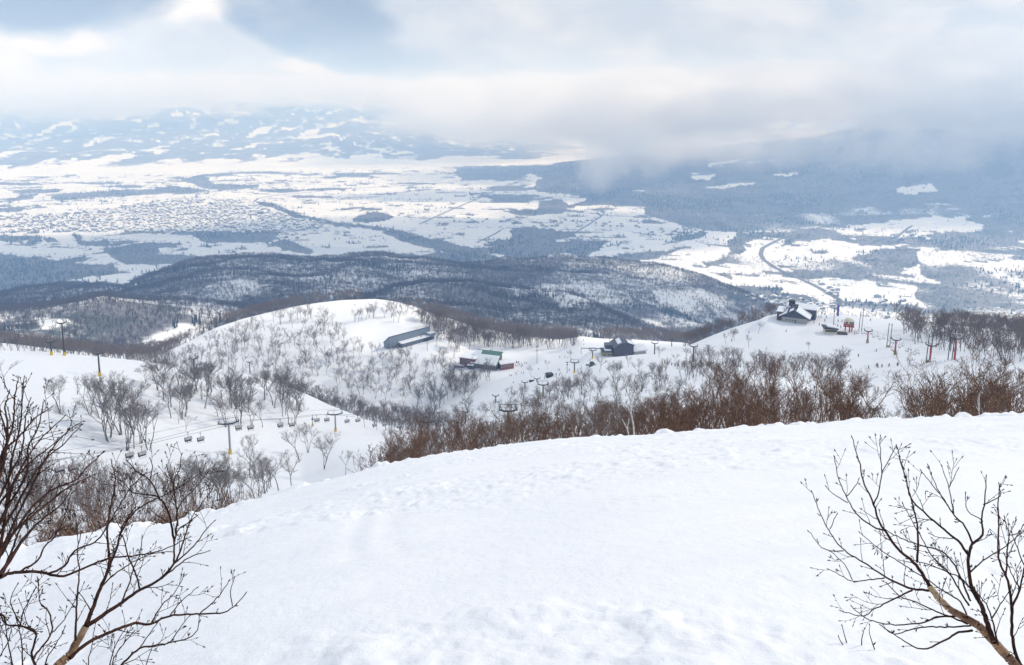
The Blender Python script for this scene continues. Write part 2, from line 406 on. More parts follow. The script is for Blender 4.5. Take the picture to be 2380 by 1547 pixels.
# the forested flank of the big mountain
wood([(1262, 388), (1300, 380), (1420, 366), (1700, 335), (1900, 318), (2120, 240), (2380, 225), (2380, 505), (2250, 512), (2150, 505), (2050, 520), (1950, 528), (1800, 522), (1700, 528), (1600, 528), (1560, 520), (1500, 500), (1497, 480), (1400, 488),
      (1312, 486), (1320, 478), (1365, 470), (1360, 458), (1300, 452), (1250, 446), (1258, 438), (1292, 412)], 1.0)
wood([(1222, 402), (1262, 388), (1300, 380), (1292, 412), (1258, 438), (1235, 436), (1262, 415)], 0.9)
wood([(1500, 500), (1700, 470), (1900, 500), (2100, 470), (2380, 480), (2380, 510), (2150, 505), (1950, 530), (1600, 532)], 0.72)
for p in ([(1325, 492), (1340, 480), (1490, 479), (1495, 492), (1470, 501), (1330, 500)], [(1601, 405), (1671, 404), (1657, 418), (1615, 418)], [(1631, 438), (1690, 428), (1700, 417), (1757, 416), (1750, 428), (1664, 441)],
          [(1545, 440), (1610, 427), (1608, 434), (1560, 440)], [(1783, 405), (1857, 402), (1850, 410), (1800, 416)], [(2078, 445), (2100, 436), (2168, 430), (2175, 445), (2130, 449), (2090, 450)],
          [(1460, 444), (1502, 441), (1500, 447), (1465, 447)], [(1730, 380), (1800, 372), (1800, 376), (1735, 384)], [(1640, 385), (1720, 372), (1722, 378), (1650, 390)]):
    wood(p, 0.06)
for p in ([(0, 594), (99, 601), (166, 614), (265, 621), (275, 634), (133, 660), (66, 674), (66, 700), (0, 700)], [(298, 660), (318, 650), (428, 634), (457, 627), (428, 642), (318, 667)],
          [(232, 577), (365, 564), (365, 591), (457, 597), (431, 614), (285, 614), (252, 591)], [(438, 548), (500, 543), (640, 556), (625, 565), (480, 567)], [(628, 565), (660, 558), (735, 585), (725, 592), (690, 590), (640, 575)],
          [(110, 458), (150, 450), (350, 440), (400, 433), (515, 448), (350, 454), (200, 462), (150, 472)], [(421, 420), (470, 410), (500, 430), (600, 430), (607, 437), (540, 445), (480, 440)],
          [(823, 512), (850, 500), (880, 495), (905, 500), (912, 510), (870, 517), (830, 518)], [(1055, 390), (1120, 387), (1260, 386), (1220, 412), (1070, 425), (1068, 412)],
          [(1253, 468), (1310, 466), (1320, 490), (1300, 500), (1200, 502), (1160, 492), (1250, 487)], [(1181, 540), (1220, 528), (1330, 540), (1340, 553), (1260, 562), (1190, 556)],
          [(1170, 594), (1250, 575), (1330, 560), (1420, 560), (1400, 580), (1360, 600), (1330, 592), (1180, 600)], [(905, 530), (1000, 555), (1100, 580), (1165, 603), (1150, 613), (1050, 592), (950, 566), (900, 545)],
          [(810, 590), (900, 588), (960, 595), (1020, 588), (1120, 605), (1110, 622), (900, 608), (800, 606)], [(600, 470), (640, 476), (700, 500), (790, 520), (900, 530), (900, 538), (780, 527), (690, 508), (630, 484), (598, 476)],
          [(1681, 578), (1714, 544), (1790, 544), (1734, 568), (1730, 591), (1684, 598)], [(1830, 548), (1949, 554), (1866, 568), (1823, 581)], [(1664, 664), (1823, 668), (1820, 685), (1680, 682)],
          [(1982, 600), (2048, 577), (2135, 581), (2148, 614), (2088, 634), (1989, 607)], [(2135, 548), (2220, 540), (2380, 541), (2380, 562), (2200, 575), (2140, 570)],
          [(0, 548), (90, 552), (95, 562), (30, 566), (0, 562)], [(100, 556), (128, 556), (130, 566), (102, 566)], [(170, 545), (190, 548), (185, 565), (250, 560), (246, 574), (180, 572)], [(60, 384), (150, 378), (185, 400), (100, 396)],
          [(230, 382), (330, 372), (360, 385), (250, 392)], [(1400, 600), (1480, 590), (1560, 585), (1600, 575), (1610, 590), (1500, 606), (1420, 612)], [(1560, 555), (1640, 540), (1640, 552), (1580, 566)],
          [(150, 405), (175, 402), (180, 412), (140, 414)], [(0, 468), (60, 452), (90, 448), (70, 462), (0, 474)], [(0, 486), (60, 482), (66, 490), (0, 494)]):
    wood(p, 1.0)
for p in ([(1860, 600), (1982, 605), (2090, 634), (2130, 640), (2130, 650), (1960, 630), (1840, 640), (1800, 610)], [(1843, 634), (1960, 626), (2080, 650), (2380, 680), (2380, 745), (2200, 740), (2130, 700), (2125, 668), (1960, 645), (1860, 648)],
          [(1700, 592), (1760, 600), (1840, 630), (1840, 640), (1700, 615), (1640, 625), (1640, 605)], [(2150, 575), (2380, 570), (2380, 680), (2200, 665), (2140, 640)], [(1640, 632), (1780, 640), (1850, 655), (1850, 662), (1700, 650)],
          [(1600, 520), (1800, 515), (1990, 545), (1940, 548), (1800, 540), (1640, 540)], [(1930, 700), (2090, 705), (2200, 720), (2380, 740), (2380, 780), (1950, 780)]):
    W = poly_mask(p); WOOD[W & (WOOD < 0.5)] = 0.55
for p in ([(1948, 651), (2120, 667), (2085, 702), (1946, 690)], [(1860, 542), (1990, 545), (2150, 540), (2150, 549), (1960, 550), (1870, 548)], [(2130, 522), (2230, 505), (2380, 505), (2380, 522), (2230, 530)], [(2150, 604), (2380, 612), (2380, 625), (2160, 612)],
          [(1700, 640), (1810, 650), (1770, 660), (1710, 655)], [(1780, 600), (1800, 592), (1850, 565), (1985, 565), (1970, 600), (1900, 606)], [(1500, 612), (1560, 590), (1700, 552), (1690, 600), (1600, 625)]):
    wood(p, 0.03)
def blur(a, n):
    for _ in range(n):
        p = np.pad(a, 1, mode='edge')
        a = (p[:-2, 1:-1] + p[2:, 1:-1] + p[1:-1, :-2] + p[1:-1, 2:] + 4 * p[1:-1, 1:-1]) / 8
    return a
TW = poly_mask([(0, 508), (110, 502), (240, 490), (400, 462), (560, 466), (600, 478), (690, 510), (760, 522), (730, 535), (560, 544), (430, 542), (200, 540), (0, 542)]); WOOD[TW & (WOOD < 0.3)] = 0.26
WOODB = blur(WOOD, 1)
def sample_mask(M, x, y):
    xi = np.clip((x / 2), 0, MW - 1.001); yi = np.clip((y / 2), 0, MH - 1.001)
    i, j = yi.astype(int), xi.astype(int); fy, fx = yi - i, xi - j
    i1, j1 = np.minimum(i + 1, MH - 1), np.minimum(j + 1, MW - 1)
    return (M[i, j] * (1 - fx) + M[i, j1] * fx) * (1 - fy) + (M[i1, j] * (1 - fx) + M[i1, j1] * fx) * fy

def wood_at(X, Y, Zc):
    """how wooded the country is at these points, 0..1"""
    r = np.hypot(X, Y)
    n1, n2 = fbm(X / 260, Y / 260, 4, 101), fbm(X / 90, Y / 90, 3, 103)
    px, py = proj(X, Y, Zc)
    far_k = np.clip(r / 5000, 0.5, 2)
    w = sample_mask(WOODB, px + n1 * 12 + n2 * 5, py + n2 * 4.5)
    w = np.where(px > 1590, w * np.clip(0.92 + 0.9 * fbm(X / 210, Y / 260, 3, 107) * (w < 0.9), 0.15, 1.25), w)
    plain = sstep(r, 3150, 3350)
    # shelter belts and copses between the fields
    n5 = fbm(X / 520 + 7, Y / 260, 4, 117)
    w = np.maximum(w, 0.75 * sstep(n5, 0.25, 0.33) * sstep(px, -50, 0) * (py > 400))
    cell = fbm(X / 1500, Y / 420, 3, 121)
    belt = 1 - sstep(np.abs(cell - 0.05), 0.008, 0.028)
    belt2 = 1 - sstep(np.abs(fbm(X / 900 + 40, Y / 700, 3, 141) - 0.1), 0.008, 0.026)
    w = np.maximum(w, 0.7 * np.maximum(belt * (n2 > -0.15), belt2 * (n2 > 0.05)) * (r < 9500))
    n7 = fbm(X / 150 + 31, Y / 95, 3, 119)
    w = np.maximum(w, 0.62 * sstep(n7, 0.40, 0.47) * (r < 9300))
    belt3 = 1 - sstep(np.abs(fbm(X / 420 + 90, Y / 190, 3, 143)), 0.010, 0.030)
    w = np.maximum(w, 0.55 * belt3 * (n2 > 0.12) * (r < 9300))
    # far hills: wooded slopes with open fields low down
    fh = sstep(r, 9700, 11000) * (1 - sstep(px + n1 * 90, 1180, 1420))
    hw = 0.90 * sstep(fbm(X / 700, Y / 1100, 5, 131) + 0.75 * sstep(r, 9800, 11600), -0.02, 0.20)
    hw = hw * np.clip(0.84 + 0.9 * fbm(X / 120, Y / 260, 4, 153), 0.25, 1.1)
    hw = np.where(fbm(X / 330, Y / 620, 4, 151) + 0.12 * sstep(-r, -12500, -10500) > 0.45, 0.08, hw)
    w = np.where(r > 9700, np.maximum(w * sstep(px + n1 * 90, 1190, 1330), hw * fh), w)
    w = np.where((r > 11000), np.maximum(w, 0.5 * sstep(px, 1000, 1300) * sstep(fbm(X / 800, Y / 1500, 3, 161), 0.05, 0.2)), w)
    return w * plain

# mid hills: all woods, with bare snowy faces
def midwood(X, Y, px, py):
    w = 0.95 + 0 * X
    wn_x = fbm(X / 150, Y / 150, 4, 173) * 26; wn_y = fbm(X / 150 + 9, Y / 150, 4, 174) * 13
    for cx_, cy_, ax, ay in ((480, 775, 90, 45), (390, 805, 60, 26), (1340, 690, 110, 18), (1300, 668, 100, 9), (1370, 660, 45, 12), (60, 785, 70, 10), (120, 752, 30, 8), (560, 660, 40, 6), (1560, 752, 70, 12), (980, 632, 12, 4), (1600, 700, 90, 22)):
        q = ((px + wn_x * 1.5 - cx_) / ax) ** 2 + ((py + wn_y - cy_) / ay) ** 2
        w = w * (1 - 0.45 * sstep(-q, -2.4, -0.1))
    n = fbm(X / 60, Y / 60, 3, 171)
    return np.clip(w + n * 0.55 * (w < 0.9) + n * 0.12, 0.03, 1)

PX, PY = proj(X, Y, Z)
WD = wood_at(X, Y, Z)
mzone = sstep(rg, 1020, 1060) * (1 - sstep(rg, 3150, 3250))
mw = midwood(X, Y, PX, PY)
mw = np.where((PX > 1830) & (rg > 2400), 0.5, mw)
FOR = WD + mzone * np.clip(mw * (0.54 + 0.42 * fbm(X / 240, Y / 240, 3, 181)), 0, 1)
FOR = np.clip(FOR, 0, 1)
FOR[:, np.abs(AZ) > R(75)] *= 0.4

verts = np.zeros((nR * nA + 1, 3), np.float32)
verts[:-1, 0] = X.ravel(); verts[:-1, 1] = Y.ravel(); verts[:-1, 2] = Z.ravel()
verts[-1] = (0, 0, -1.66)
ii, jj = np.meshgrid(np.arange(nR - 1), np.arange(nA - 1), indexing='ij')
q = np.stack([ii * nA + jj, ii * nA + jj + 1, (ii + 1) * nA + jj + 1, (ii + 1) * nA + jj], -1).reshape(-1, 4).astype(np.int32)
cent = nR * nA
tri = np.stack([np.full(nA - 1, cent), np.arange(1, nA), np.arange(nA - 1)], -1).astype(np.int32)
me = bpy.data.meshes.new('terrain')
nq, ntri = len(q), len(tri)
me.vertices.add(len(verts)); me.vertices.foreach_set('co', verts.ravel())
me.loops.add(nq * 4 + ntri * 3); me.loops.foreach_set('vertex_index', np.concatenate([q[:, ::-1].ravel(), tri[:, ::-1].ravel()]))
me.polygons.add(nq + ntri)
me.polygons.foreach_set('loop_start', np.concatenate([np.arange(nq) * 4, nq * 4 + np.arange(ntri) * 3]).astype(np.int32))
me.update(calc_edges=True)
me.polygons.foreach_set('use_smooth', np.ones(nq + ntri, bool))
att = me.attributes.new('woods', 'FLOAT', 'POINT')
att.data.foreach_set('value', np.append(FOR.ravel(), 0).astype(np.float32))

def mat(name):
    m_ = bpy.data.materials.new(name); m_.use_nodes = True
    t = NT(m_.node_tree)
    bs = t.n['Principled BSDF']
    return m_, t, bs

def terrain_material():
    m_, t, bs = mat('snow_ground')
    pos = t.add('ShaderNodeNewGeometry').outputs['Position']
    at_ = t.add('ShaderNodeAttribute'); at_.attribute_name = 'woods'
    w = at_.outputs['Fac']
    dist = t.vm('LENGTH', pos, None, 1)
    n1 = t.noise(pos, 0.6, 5, 0.6)
    n2 = t.noise(pos, 0.012, 5, 0.6)
    snow = t.mix(t.ramp(n1, 0.3, 0.7), (0.83, 0.84, 0.865, 1), (0.88, 0.885, 0.90, 1))
    snow = t.mix(t.m('MULTIPLY', t.ramp(n2, 0.4, 0.7), 0.3), snow, (0.80, 0.83, 0.87, 1))
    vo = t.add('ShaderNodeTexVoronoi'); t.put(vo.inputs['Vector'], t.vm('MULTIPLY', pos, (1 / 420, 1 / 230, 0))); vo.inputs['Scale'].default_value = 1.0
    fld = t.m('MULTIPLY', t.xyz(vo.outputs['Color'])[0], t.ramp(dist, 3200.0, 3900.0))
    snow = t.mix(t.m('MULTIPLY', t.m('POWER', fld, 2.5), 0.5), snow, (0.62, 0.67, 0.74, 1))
    pxy = t.vm('MULTIPLY', pos, (1, 1, 0.25))
    wn = t.noise(pxy, 0.045, 6, 0.72)
    wn2 = t.noise(pxy, 0.006, 4, 0.6)
    trees = t.mix(t.ramp(wn, 0.36, 0.66), (0.06, 0.06, 0.07, 1), (0.17, 0.165, 0.175, 1))
    evg = t.mix(t.ramp(wn2, 0.5, 0.6), trees, (0.028, 0.045, 0.045, 1))
    f = t.m('ADD', w, t.m('MULTIPLY', t.m('SUBTRACT', wn, 0.5), 1.1))
    f = t.ramp(f, 0.30, 0.62)
    f = t.m('MULTIPLY', f, t.ramp(w, 0.02, 0.10))
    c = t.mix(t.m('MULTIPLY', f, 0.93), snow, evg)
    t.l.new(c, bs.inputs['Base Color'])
    bs.inputs['Roughness'].default_value = 0.75
    bs.inputs['Specular IOR Level'].default_value = 0.25
    nb = t.noise(pos, 22.0, 5, 0.75); nb2 = t.noise(pos, 4.0, 5, 0.7)
    hsum = t.m('ADD', t.m('MULTIPLY', nb, 0.5), nb2)
    b = t.add('ShaderNodeBump')
    fade = t.ramp(dist, 60.0, 10.0, 0.08, 0.38)
    t.put(b.inputs['Strength'], fade); b.inputs['Distance'].default_value = 0.06
    t.put(b.inputs['Height'], hsum); t.l.new(b.outputs[0], bs.inputs['Normal'])
    return m_
me.materials.append(terrain_material())
terrain = bpy.data.objects.new('snow_ground', me); COL.objects.link(terrain)
terrain['kind'] = 'structure'
terrain['label'] = 'snow covered mountain slopes, wooded hills and farmed plain'
# ------------------------------------------------------------------ helpers for things
def link(o, parent=None):
    COL.objects.link(o)
    if parent is not None: o.parent = parent
    return o
def tag(o, label=None, cat=None, group=None, kind=None):
    if label: o['label'] = label
    if cat: o['category'] = cat
    if group: o['group'] = group
    if kind: o['kind'] = kind
    return o
def thing(name, label, cat, loc=(0, 0, 0), rz=0.0, group=None):
    o = bpy.data.objects.new(name, None); o.empty_display_size = 0.5
    o.location = loc; o.rotation_euler = (0, 0, rz)
    link(o); return tag(o, label, cat, group)
def mesh_from(name, V, F, material=None, smooth=False):
    e = bpy.data.meshes.new(name)
    V = np.asarray(V, np.float32)
    if isinstance(F, np.ndarray):
        k = F.shape[1]
        e.vertices.add(len(V)); e.vertices.foreach_set('co', V.ravel())
        e.loops.add(F.size); e.loops.foreach_set('vertex_index', F.astype(np.int32).ravel())
        e.polygons.add(len(F)); e.polygons.foreach_set('loop_start', (np.arange(len(F)) * k).astype(np.int32))
        e.update(calc_edges=True)
    else:
        e.from_pydata([tuple(map(float, v_)) for v_ in V], [], F)
    if smooth: e.polygons.foreach_set('use_smooth', [True] * len(e.polygons))
    if material: e.materials.append(material)
    return e

def tubes(segs, sides=3):
    """segments (p0, p1, r0, r1) -> one array of open tubes"""
    if not len(segs): return np.zeros((0, 3)), np.zeros((0, 4), int)
    S = np.array([list(a) + list(b) + [ra, rb] for a, b, ra, rb in segs], float)
    p0, p1, ra, rb = S[:, 0:3], S[:, 3:6], S[:, 6], S[:, 7]
    d_ = p1 - p0; d_ /= np.maximum(np.linalg.norm(d_, axis=1, keepdims=True), 1e-9)
    ref = np.where(np.abs(d_[:, 2:3]) < 0.9, np.array([[0, 0, 1.0]]), np.array([[1.0, 0, 0]]))
    a = np.cross(d_, ref); a /= np.linalg.norm(a, axis=1, keepdims=True); b = np.cross(d_, a)
    n = len(S); V = np.zeros((n, 2 * sides, 3))
    for k in range(sides):
        th = 2 * math.pi * k / sides
        o = math.cos(th) * a + math.sin(th) * b
        V[:, k] = p0 + o * ra[:, None]; V[:, sides + k] = p1 + o * rb[:, None]
    base = (np.arange(n) * 2 * sides)[:, None, None]
    fq = np.array([[k, (k + 1) % sides, sides + (k + 1) % sides, sides + k] for k in range(sides)])[None]
    return V.reshape(-1, 3), (base + fq).reshape(-1, 4)

def bark(name, dark, light, scale=1.0, white=None):
    m_, t, bs = mat(name)
    pos = t.add('ShaderNodeTexCoord').outputs['Object']
    oi = t.add('ShaderNodeObjectInfo').outputs['Random']
    n_ = t.noise(t.vm('MULTIPLY', pos, (2.0 * scale, 2.0 * scale, 5.0 * scale)), 1.0, 4, 0.65)
    c = t.mix(t.ramp(n_, 0.35, 0.68), dark, light)
    if white: c = t.mix(t.ramp(t.noise(pos, 1.3 * scale, 3, 0.6), 0.48, 0.6), c, white)
    c = t.mix(t.m('MULTIPLY', oi, 0.3), c, tuple(x * 0.7 for x in dark[:3]) + (1,))
    t.l.new(c, bs.inputs['Base Color']); bs.inputs['Roughness'].default_value = 0.85
    bs.inputs['Specular IOR Level'].default_value = 0.2
    return m_
BARK_GREY = bark('birch_bark_grey', (0.085, 0.078, 0.078, 1), (0.24, 0.225, 0.22, 1), 1, (0.33, 0.32, 0.31, 1))
TWIG_GREY = bark('frosted_twigs', (0.15, 0.128, 0.12, 1), (0.33, 0.30, 0.285, 1), 1)
BARK_TAN = bark('birch_bark_tan', (0.09, 0.045, 0.026, 1), (0.30, 0.175, 0.10, 1), 2, (0.40, 0.27, 0.17, 1))
TWIG_RED = bark('red_brown_twigs', (0.088, 0.046, 0.030, 1), (0.26, 0.150, 0.100, 1), 1)
TWIG_PLUM = bark('plum_twigs', (0.13, 0.10, 0.088, 1), (0.29, 0.235, 0.205, 1), 1)
BARK_SNOWY = bark('snow_crusted_bark', (0.40, 0.36, 0.33, 1), (0.82, 0.83, 0.85, 1), 3)
FAR_WOOD = bark('far_wood', (0.058, 0.050, 0.056, 1), (0.145, 0.130, 0.138, 1), 0.1)
FAR_FIR = bark('far_fir', (0.02, 0.035, 0.035, 1), (0.05, 0.075, 0.07, 1), 0.1)

def unit(v_):
    n_ = math.sqrt(v_[0] ** 2 + v_[1] ** 2 + v_[2] ** 2) or 1.0
    return (v_[0] / n_, v_[1] / n_, v_[2] / n_)

def grow(rng, out, p, d_, L, r0, lvl, maxl, nseg, kids, spread, up, shrink, rmin, droop=0.0):
    seg = L / nseg
    for i in range(nseg):
        f = (i + 1) / nseg
        j = 0.20 + 0.08 * lvl
        d_ = unit((d_[0] + rng.uniform(-j, j), d_[1] + rng.uniform(-j, j), d_[2] + rng.uniform(-j * .6, j * .6) + up * 0.18))
        q_ = (p[0] + d_[0] * seg, p[1] + d_[1] * seg, p[2] + d_[2] * seg)
        ra, rb = max(r0 * (1 - 0.62 * (f - 1 / nseg)), rmin), max(r0 * (1 - 0.62 * f), rmin)
        out.append((p, q_, ra, rb, lvl))
        if lvl < maxl and f > 0.25:
            for _ in range(kids[lvl] if f < 1 else kids[lvl] + 1):
                th = rng.uniform(0, 2 * math.pi)
                # a direction leaning away from the branch
                ax = (math.cos(th), math.sin(th), rng.uniform(-.3, .7))
                s = spread * rng.uniform(0.65, 1.25)
                dd = unit((d_[0] + ax[0] * s, d_[1] + ax[1] * s, d_[2] + ax[2] * s * 0.7))
                grow(rng, out, q_, dd, L * shrink * rng.uniform(0.7, 1.15) * (1.1 - 0.35 * f), rb * 0.68, lvl + 1, maxl, max(2, nseg - 1), kids, spread, up, shrink, rmin, droop)
        p = q_

def birch(seed, H=10.0, detail=2, rmin=0.02, stems=1, crooked=1.0):
    rng = random.Random(seed); out = []
    for s in range(stems):
        a = rng.uniform(0, 6.28); ln = rng.uniform(0.03, 0.20) * crooked + (0.12 if stems > 1 else 0)
        d_ = unit((math.cos(a) * ln, math.sin(a) * ln, 1))
        p = (rng.uniform(-.2, .2) * (stems > 1), rng.uniform(-.2, .2) * (stems > 1), -0.5)
        h0 = H * rng.uniform(0.34, 0.5); r = H * 0.0135 * (0.8 if stems > 1 else 1.0)
        n = 4
        for i in range(n):
            d_ = unit((d_[0] + rng.uniform(-.18, .18) * crooked, d_[1] + rng.uniform(-.18, .18) * crooked, d_[2] + 0.08))
            q_ = tuple(p[k] + d_[k] * (h0 + .5) / n for k in range(3))
            out.append((p, q_, r * (1 - .08 * i), r * (1 - .08 * (i + 1)), 0)); p = q_
        nl = rng.choice([3, 3, 4]) if stems == 1 else rng.choice([2, 2, 3])
        a0 = rng.uniform(0, 6.28)
        for k in range(nl):
            th = a0 + k * 6.28 / nl + rng.uniform(-.4, .4); s_ = rng.uniform(0.42, 0.80)
            dd = unit((d_[0] * .4 + math.cos(th) * s_, d_[1] * .4 + math.sin(th) * s_, 1.0))
            if detail == 3: grow(rng, out, p, dd, H * .46, r * .55, 1, 4, 4, [0, 2, 3, 2, 0], 0.75, 0.22, 0.50, rmin)
            elif detail == 2: grow(rng, out, p, dd, H * .46, r * .55, 1, 3, 4, [0, 3, 3, 0], 0.80, 0.20, 0.54, rmin)
            elif detail == 1: grow(rng, out, p, dd, H * .46, r * .6, 1, 3, 3, [0, 2, 2, 0], 0.80, 0.20, 0.54, rmin)
            else: grow(rng, out, p, dd, H * .48, r * .6, 1, 2, 2, [0, 2, 0], 0.75, 0.25, 0.58, rmin)
    return out

def thicket(seed, H=4.0, stems=8, detail=3, rmin=0.008, lean=0.55):
    rng = random.Random(seed); out = []
    for s in range(stems):
        a = rng.uniform(0, 6.28); ln = rng.uniform(0.05, lean)
        d_ = unit((math.cos(a) * ln, math.sin(a) * ln, 1))
        p = (math.cos(a) * rng.uniform(0, .5), math.sin(a) * rng.uniform(0, .5), -0.3)
        grow(rng, out, p, d_, H * rng.uniform(.62, .95), H * 0.010, 0, detail, 5, [1, 1, 1, 1, 0], 0.62, 0.30, 0.50, rmin)
    return out

def tree_meshes(name, segs, mb, mt, cut=1, sides=(5, 3)):
    A = [s[:4] for s in segs if s[4] <= cut]; B = [s[:4] for s in segs if s[4] > cut]
    V1, F1 = tubes(A, sides[0]); V2, F2 = tubes(B, sides[1])
    return mesh_from(name + '_trunk', V1, F1, mb, True), mesh_from(name + '_crown', V2, F2, mt)

PROTO = {}
def norm_h(segs, H):
    top = max(s[1][2] for s in segs); k = H / top
    return [(tuple(c * k for c in a), tuple(c * k for c in b), ra, rb, l) for a, b, ra, rb, l in segs]
# protos are 10 m tall; names say what they are meant for
PROTO['near'] = [tree_meshes('birch', norm_h(birch(100 + i, 10, 3, 0.008, st), 10), BARK_GREY, TWIG_GREY) for i, st in enumerate((1, 2, 1, 3, 2, 1))]
PROTO['tan'] = [tree_meshes('birch', norm_h(birch(200 + i, 10, 3, 0.008, st), 10), BARK_TAN, TWIG_RED) for i, st in enumerate((2, 3, 1, 2))]
PROTO['mid'] = [tree_meshes('birch', norm_h(birch(300 + i, 10, 2, 0.015, st), 10), BARK_GREY, TWIG_GREY) for i, st in enumerate((1, 2, 1, 1, 2, 3, 1, 2))]
PROTO['far'] = [tree_meshes('birch', norm_h(birch(400 + i, 10, 1, 0.028, st), 10), BARK_GREY, TWIG_PLUM) for i, st in enumerate((1, 2, 1, 1, 2, 1))]
PROTO['bush'] = [tree_meshes('bush', norm_h(thicket(500 + i, 4, 5 + i % 3), 4), BARK_TAN, TWIG_RED, 0, (4, 3)) for i in range(6)]
PROTO['greybush'] = [tree_meshes('bush', norm_h(thicket(600 + i, 4, 6 + i % 3), 4), BARK_GREY, TWIG_PLUM, 0, (4, 3)) for i in range(4)]
PROTO['open'] = [tree_meshes('birch', norm_h(thicket(700 + i, 8, 4 + i % 2, 4, 0.010, 0.75), 10), BARK_TAN, TWIG_RED, 1, (5, 3)) for i in range(4)]
def snag(seed):
    rng = random.Random(seed); out = []
    for s in range(2):
        p = (s * .5, 0, -.4); d_ = unit((.10 - .45 * s, .05, 1))
        for i in range(7 - 3 * s):
            d_ = unit((d_[0] + rng.uniform(-.12, .12), d_[1] + rng.uniform(-.1, .1), 1)); q_ = tuple(p[k] + d_[k] * 1.35 for k in range(3))
            r = (.15 - .045 * s) * (1 - i * .11); out.append((p, q_, r, r * .88, 0)); p = q_
            if i > 3 - s:
                for _ in range(2): grow(rng, out, p, unit((rng.uniform(-.6, .6), rng.uniform(-.4, .4), 1)), 1.7, .07, 1, 2, 3, [0, 1, 0], .5, .3, .5, .03)
    return out
PROTO['snowy'] = [tree_meshes('birch', norm_h(snag(800 + i), 10), BARK_SNOWY, TWIG_GREY) for i in range(3)]

# ------------------------------------------------------------------ where the trees stand
rng0 = random.Random(42)
CAND = []        # (kind, x, y, z, height, label, group, proto family)
def add_tree(kind, p, H, label, group, fam):
    CAND.append((kind, p.x, p.y, p.z, H, label, group, fam))
def inside(pts, x, y):
    c = False; n = len(pts)
    for i in range(n):
        (xa, ya), (xb, yb) = pts[i], pts[(i + 1) % n]
        if (ya > y) != (yb > y) and x < (xb - xa) * (y - ya) / (yb - ya) + xa: c = not c
    return c
def in_poly(kind, pts, n, hp, label, group, fam, rmin=40, gap=0.0):
    x0, x1 = min(p[0] for p in pts), max(p[0] for p in pts); y0, y1 = min(p[1] for p in pts), max(p[1] for p in pts)
    k = tries = 0; got = []
    while k < n and tries < n * 40:
        tries += 1
        x, y = rng0.uniform(x0, x1), rng0.uniform(y0, y1)
        if not inside(pts, x, y): continue
        p = hit(x, y, rmin)
        if p is None or p.length > 1500: continue
        if gap and any((p - g).length < gap for g in got): continue
        got.append(p)
        H = rng0.uniform(*hp) * math.hypot(p.x, p.y) / FPX
        add_tree(kind, p, H, label, group, fam); k += 1
def in_band(kind, x0, x1, rowi, d0, d1, n, hm, label, group, fam, r0=None, r1=None):
    for _ in range(n):
        a = rng0.uniform(azx(x0), azx(x1))
        rr_ = float(np.interp(a, AZ, KR[rowi])) if rowi is not None else 0
        r = rng0.uniform(rr_ + d0, rr_ + d1) if rowi is not None else math.sqrt(rng0.uniform(r0 * r0, r1 * r1))
        x, y = math.sin(a) * r, math.cos(a) * r
        add_tree(kind, Vector((x, y, float(ground(x, y)))), rng0.uniform(*hm), label, group, fam)
def one(kind, x, y, hpx, label, fam, rmin=40, group=None):
    p = hit(x, y, rmin)
    if p is None: p = at(x, y, 75); p.z = float(ground(p.x, p.y))
    add_tree(kind, p, hpx * math.hypot(p.x, p.y) / FPX, label, group, fam)
T = 'tree'
g = 'birches in the big clump on the left piste'
in_poly(T, [(228, 1000), (300, 985), (345, 1025), (352, 1050), (262, 1048), (240, 1020)], 12, (92, 132), 'big spreading bare birch in the dense clump above the nearest chairlift cabins', g, 'near', gap=5)
in_poly(T, [(205, 955), (240, 950), (245, 985), (212, 985)], 3, (85, 105), 'bare birch on the left edge of the big clump on the left piste', g, 'near')
one(T, 142, 962, 85, 'lone rounded bare birch on the open left piste', 'near')
one(T, 170, 1003, 72, 'smaller bare birch just below the lone rounded birch on the left piste', 'near')
one(T, 12, 905, 62, 'bare birch cut by the left picture edge on the upper piste', 'near')
one(T, 338, 892, 46, 'thin bare birch beside the yellow footed pylon on the left ridge', 'mid')
one(T, 345, 1046, 112, 'wide bare birch with a forked trunk, right end of the big clump', 'near')
g = 'birches in the upper wood on the left ridge'
in_poly(T, [(355, 890), (480, 900), (500, 935), (470, 975), (395, 975), (370, 930)], 22, (62, 88), 'bare birch in the wood just below the left ridge line', g, 'mid')
in_poly(T, [(490, 905), (690, 920), (715, 955), (690, 1000), (610, 995), (500, 1000)], 38, (58, 86), 'bare birch in the wood behind the big blue lift tower', g, 'mid')
for x, y, hh, lb in ((697, 1074, 88, 'slender bare birch, left of the three on open snow right of the blue lift tower'), (716, 1052, 76, 'bare birch, middle of the three on open snow right of the blue lift tower'),
                     (752, 1092, 90, 'bare birch with a dark straight trunk, right of the three on open snow'), (803, 1104, 62, 'pale small birch next to the end of the red brown thicket'), (432, 1003, 45, 'small bare birch alone below the upper wood on the left'), (415, 985, 40, 'small grey sapling below the upper wood on the left')):
    one(T, x, y, hh, lb, 'near')
g = 'birches at the foot of the big blue lift tower'
in_poly(T, [(420, 1130), (480, 1105), (560, 1100), (640, 1120), (690, 1140), (640, 1165), (560, 1182), (480, 1195), (430, 1190)], 42, (56, 105), 'bare birch in the grove at the foot of the big blue lift tower', g, 'near', rmin=60)
in_poly('shrub', [(250, 1130), (420, 1120), (440, 1190), (300, 1225), (250, 1225)], 26, (48, 80), 'grey brown shrub in the thicket beneath the lift cabins', 'shrubs in the thicket beneath the lift cabins', 'greybush', rmin=60)
in_poly('shrub', [(0, 1120), (250, 1110), (260, 1235), (0, 1275)], 30, (50, 92), 'brown shrub in the dense thicket at the left picture edge', 'shrubs in the left edge thicket', 'greybush', rmin=60)
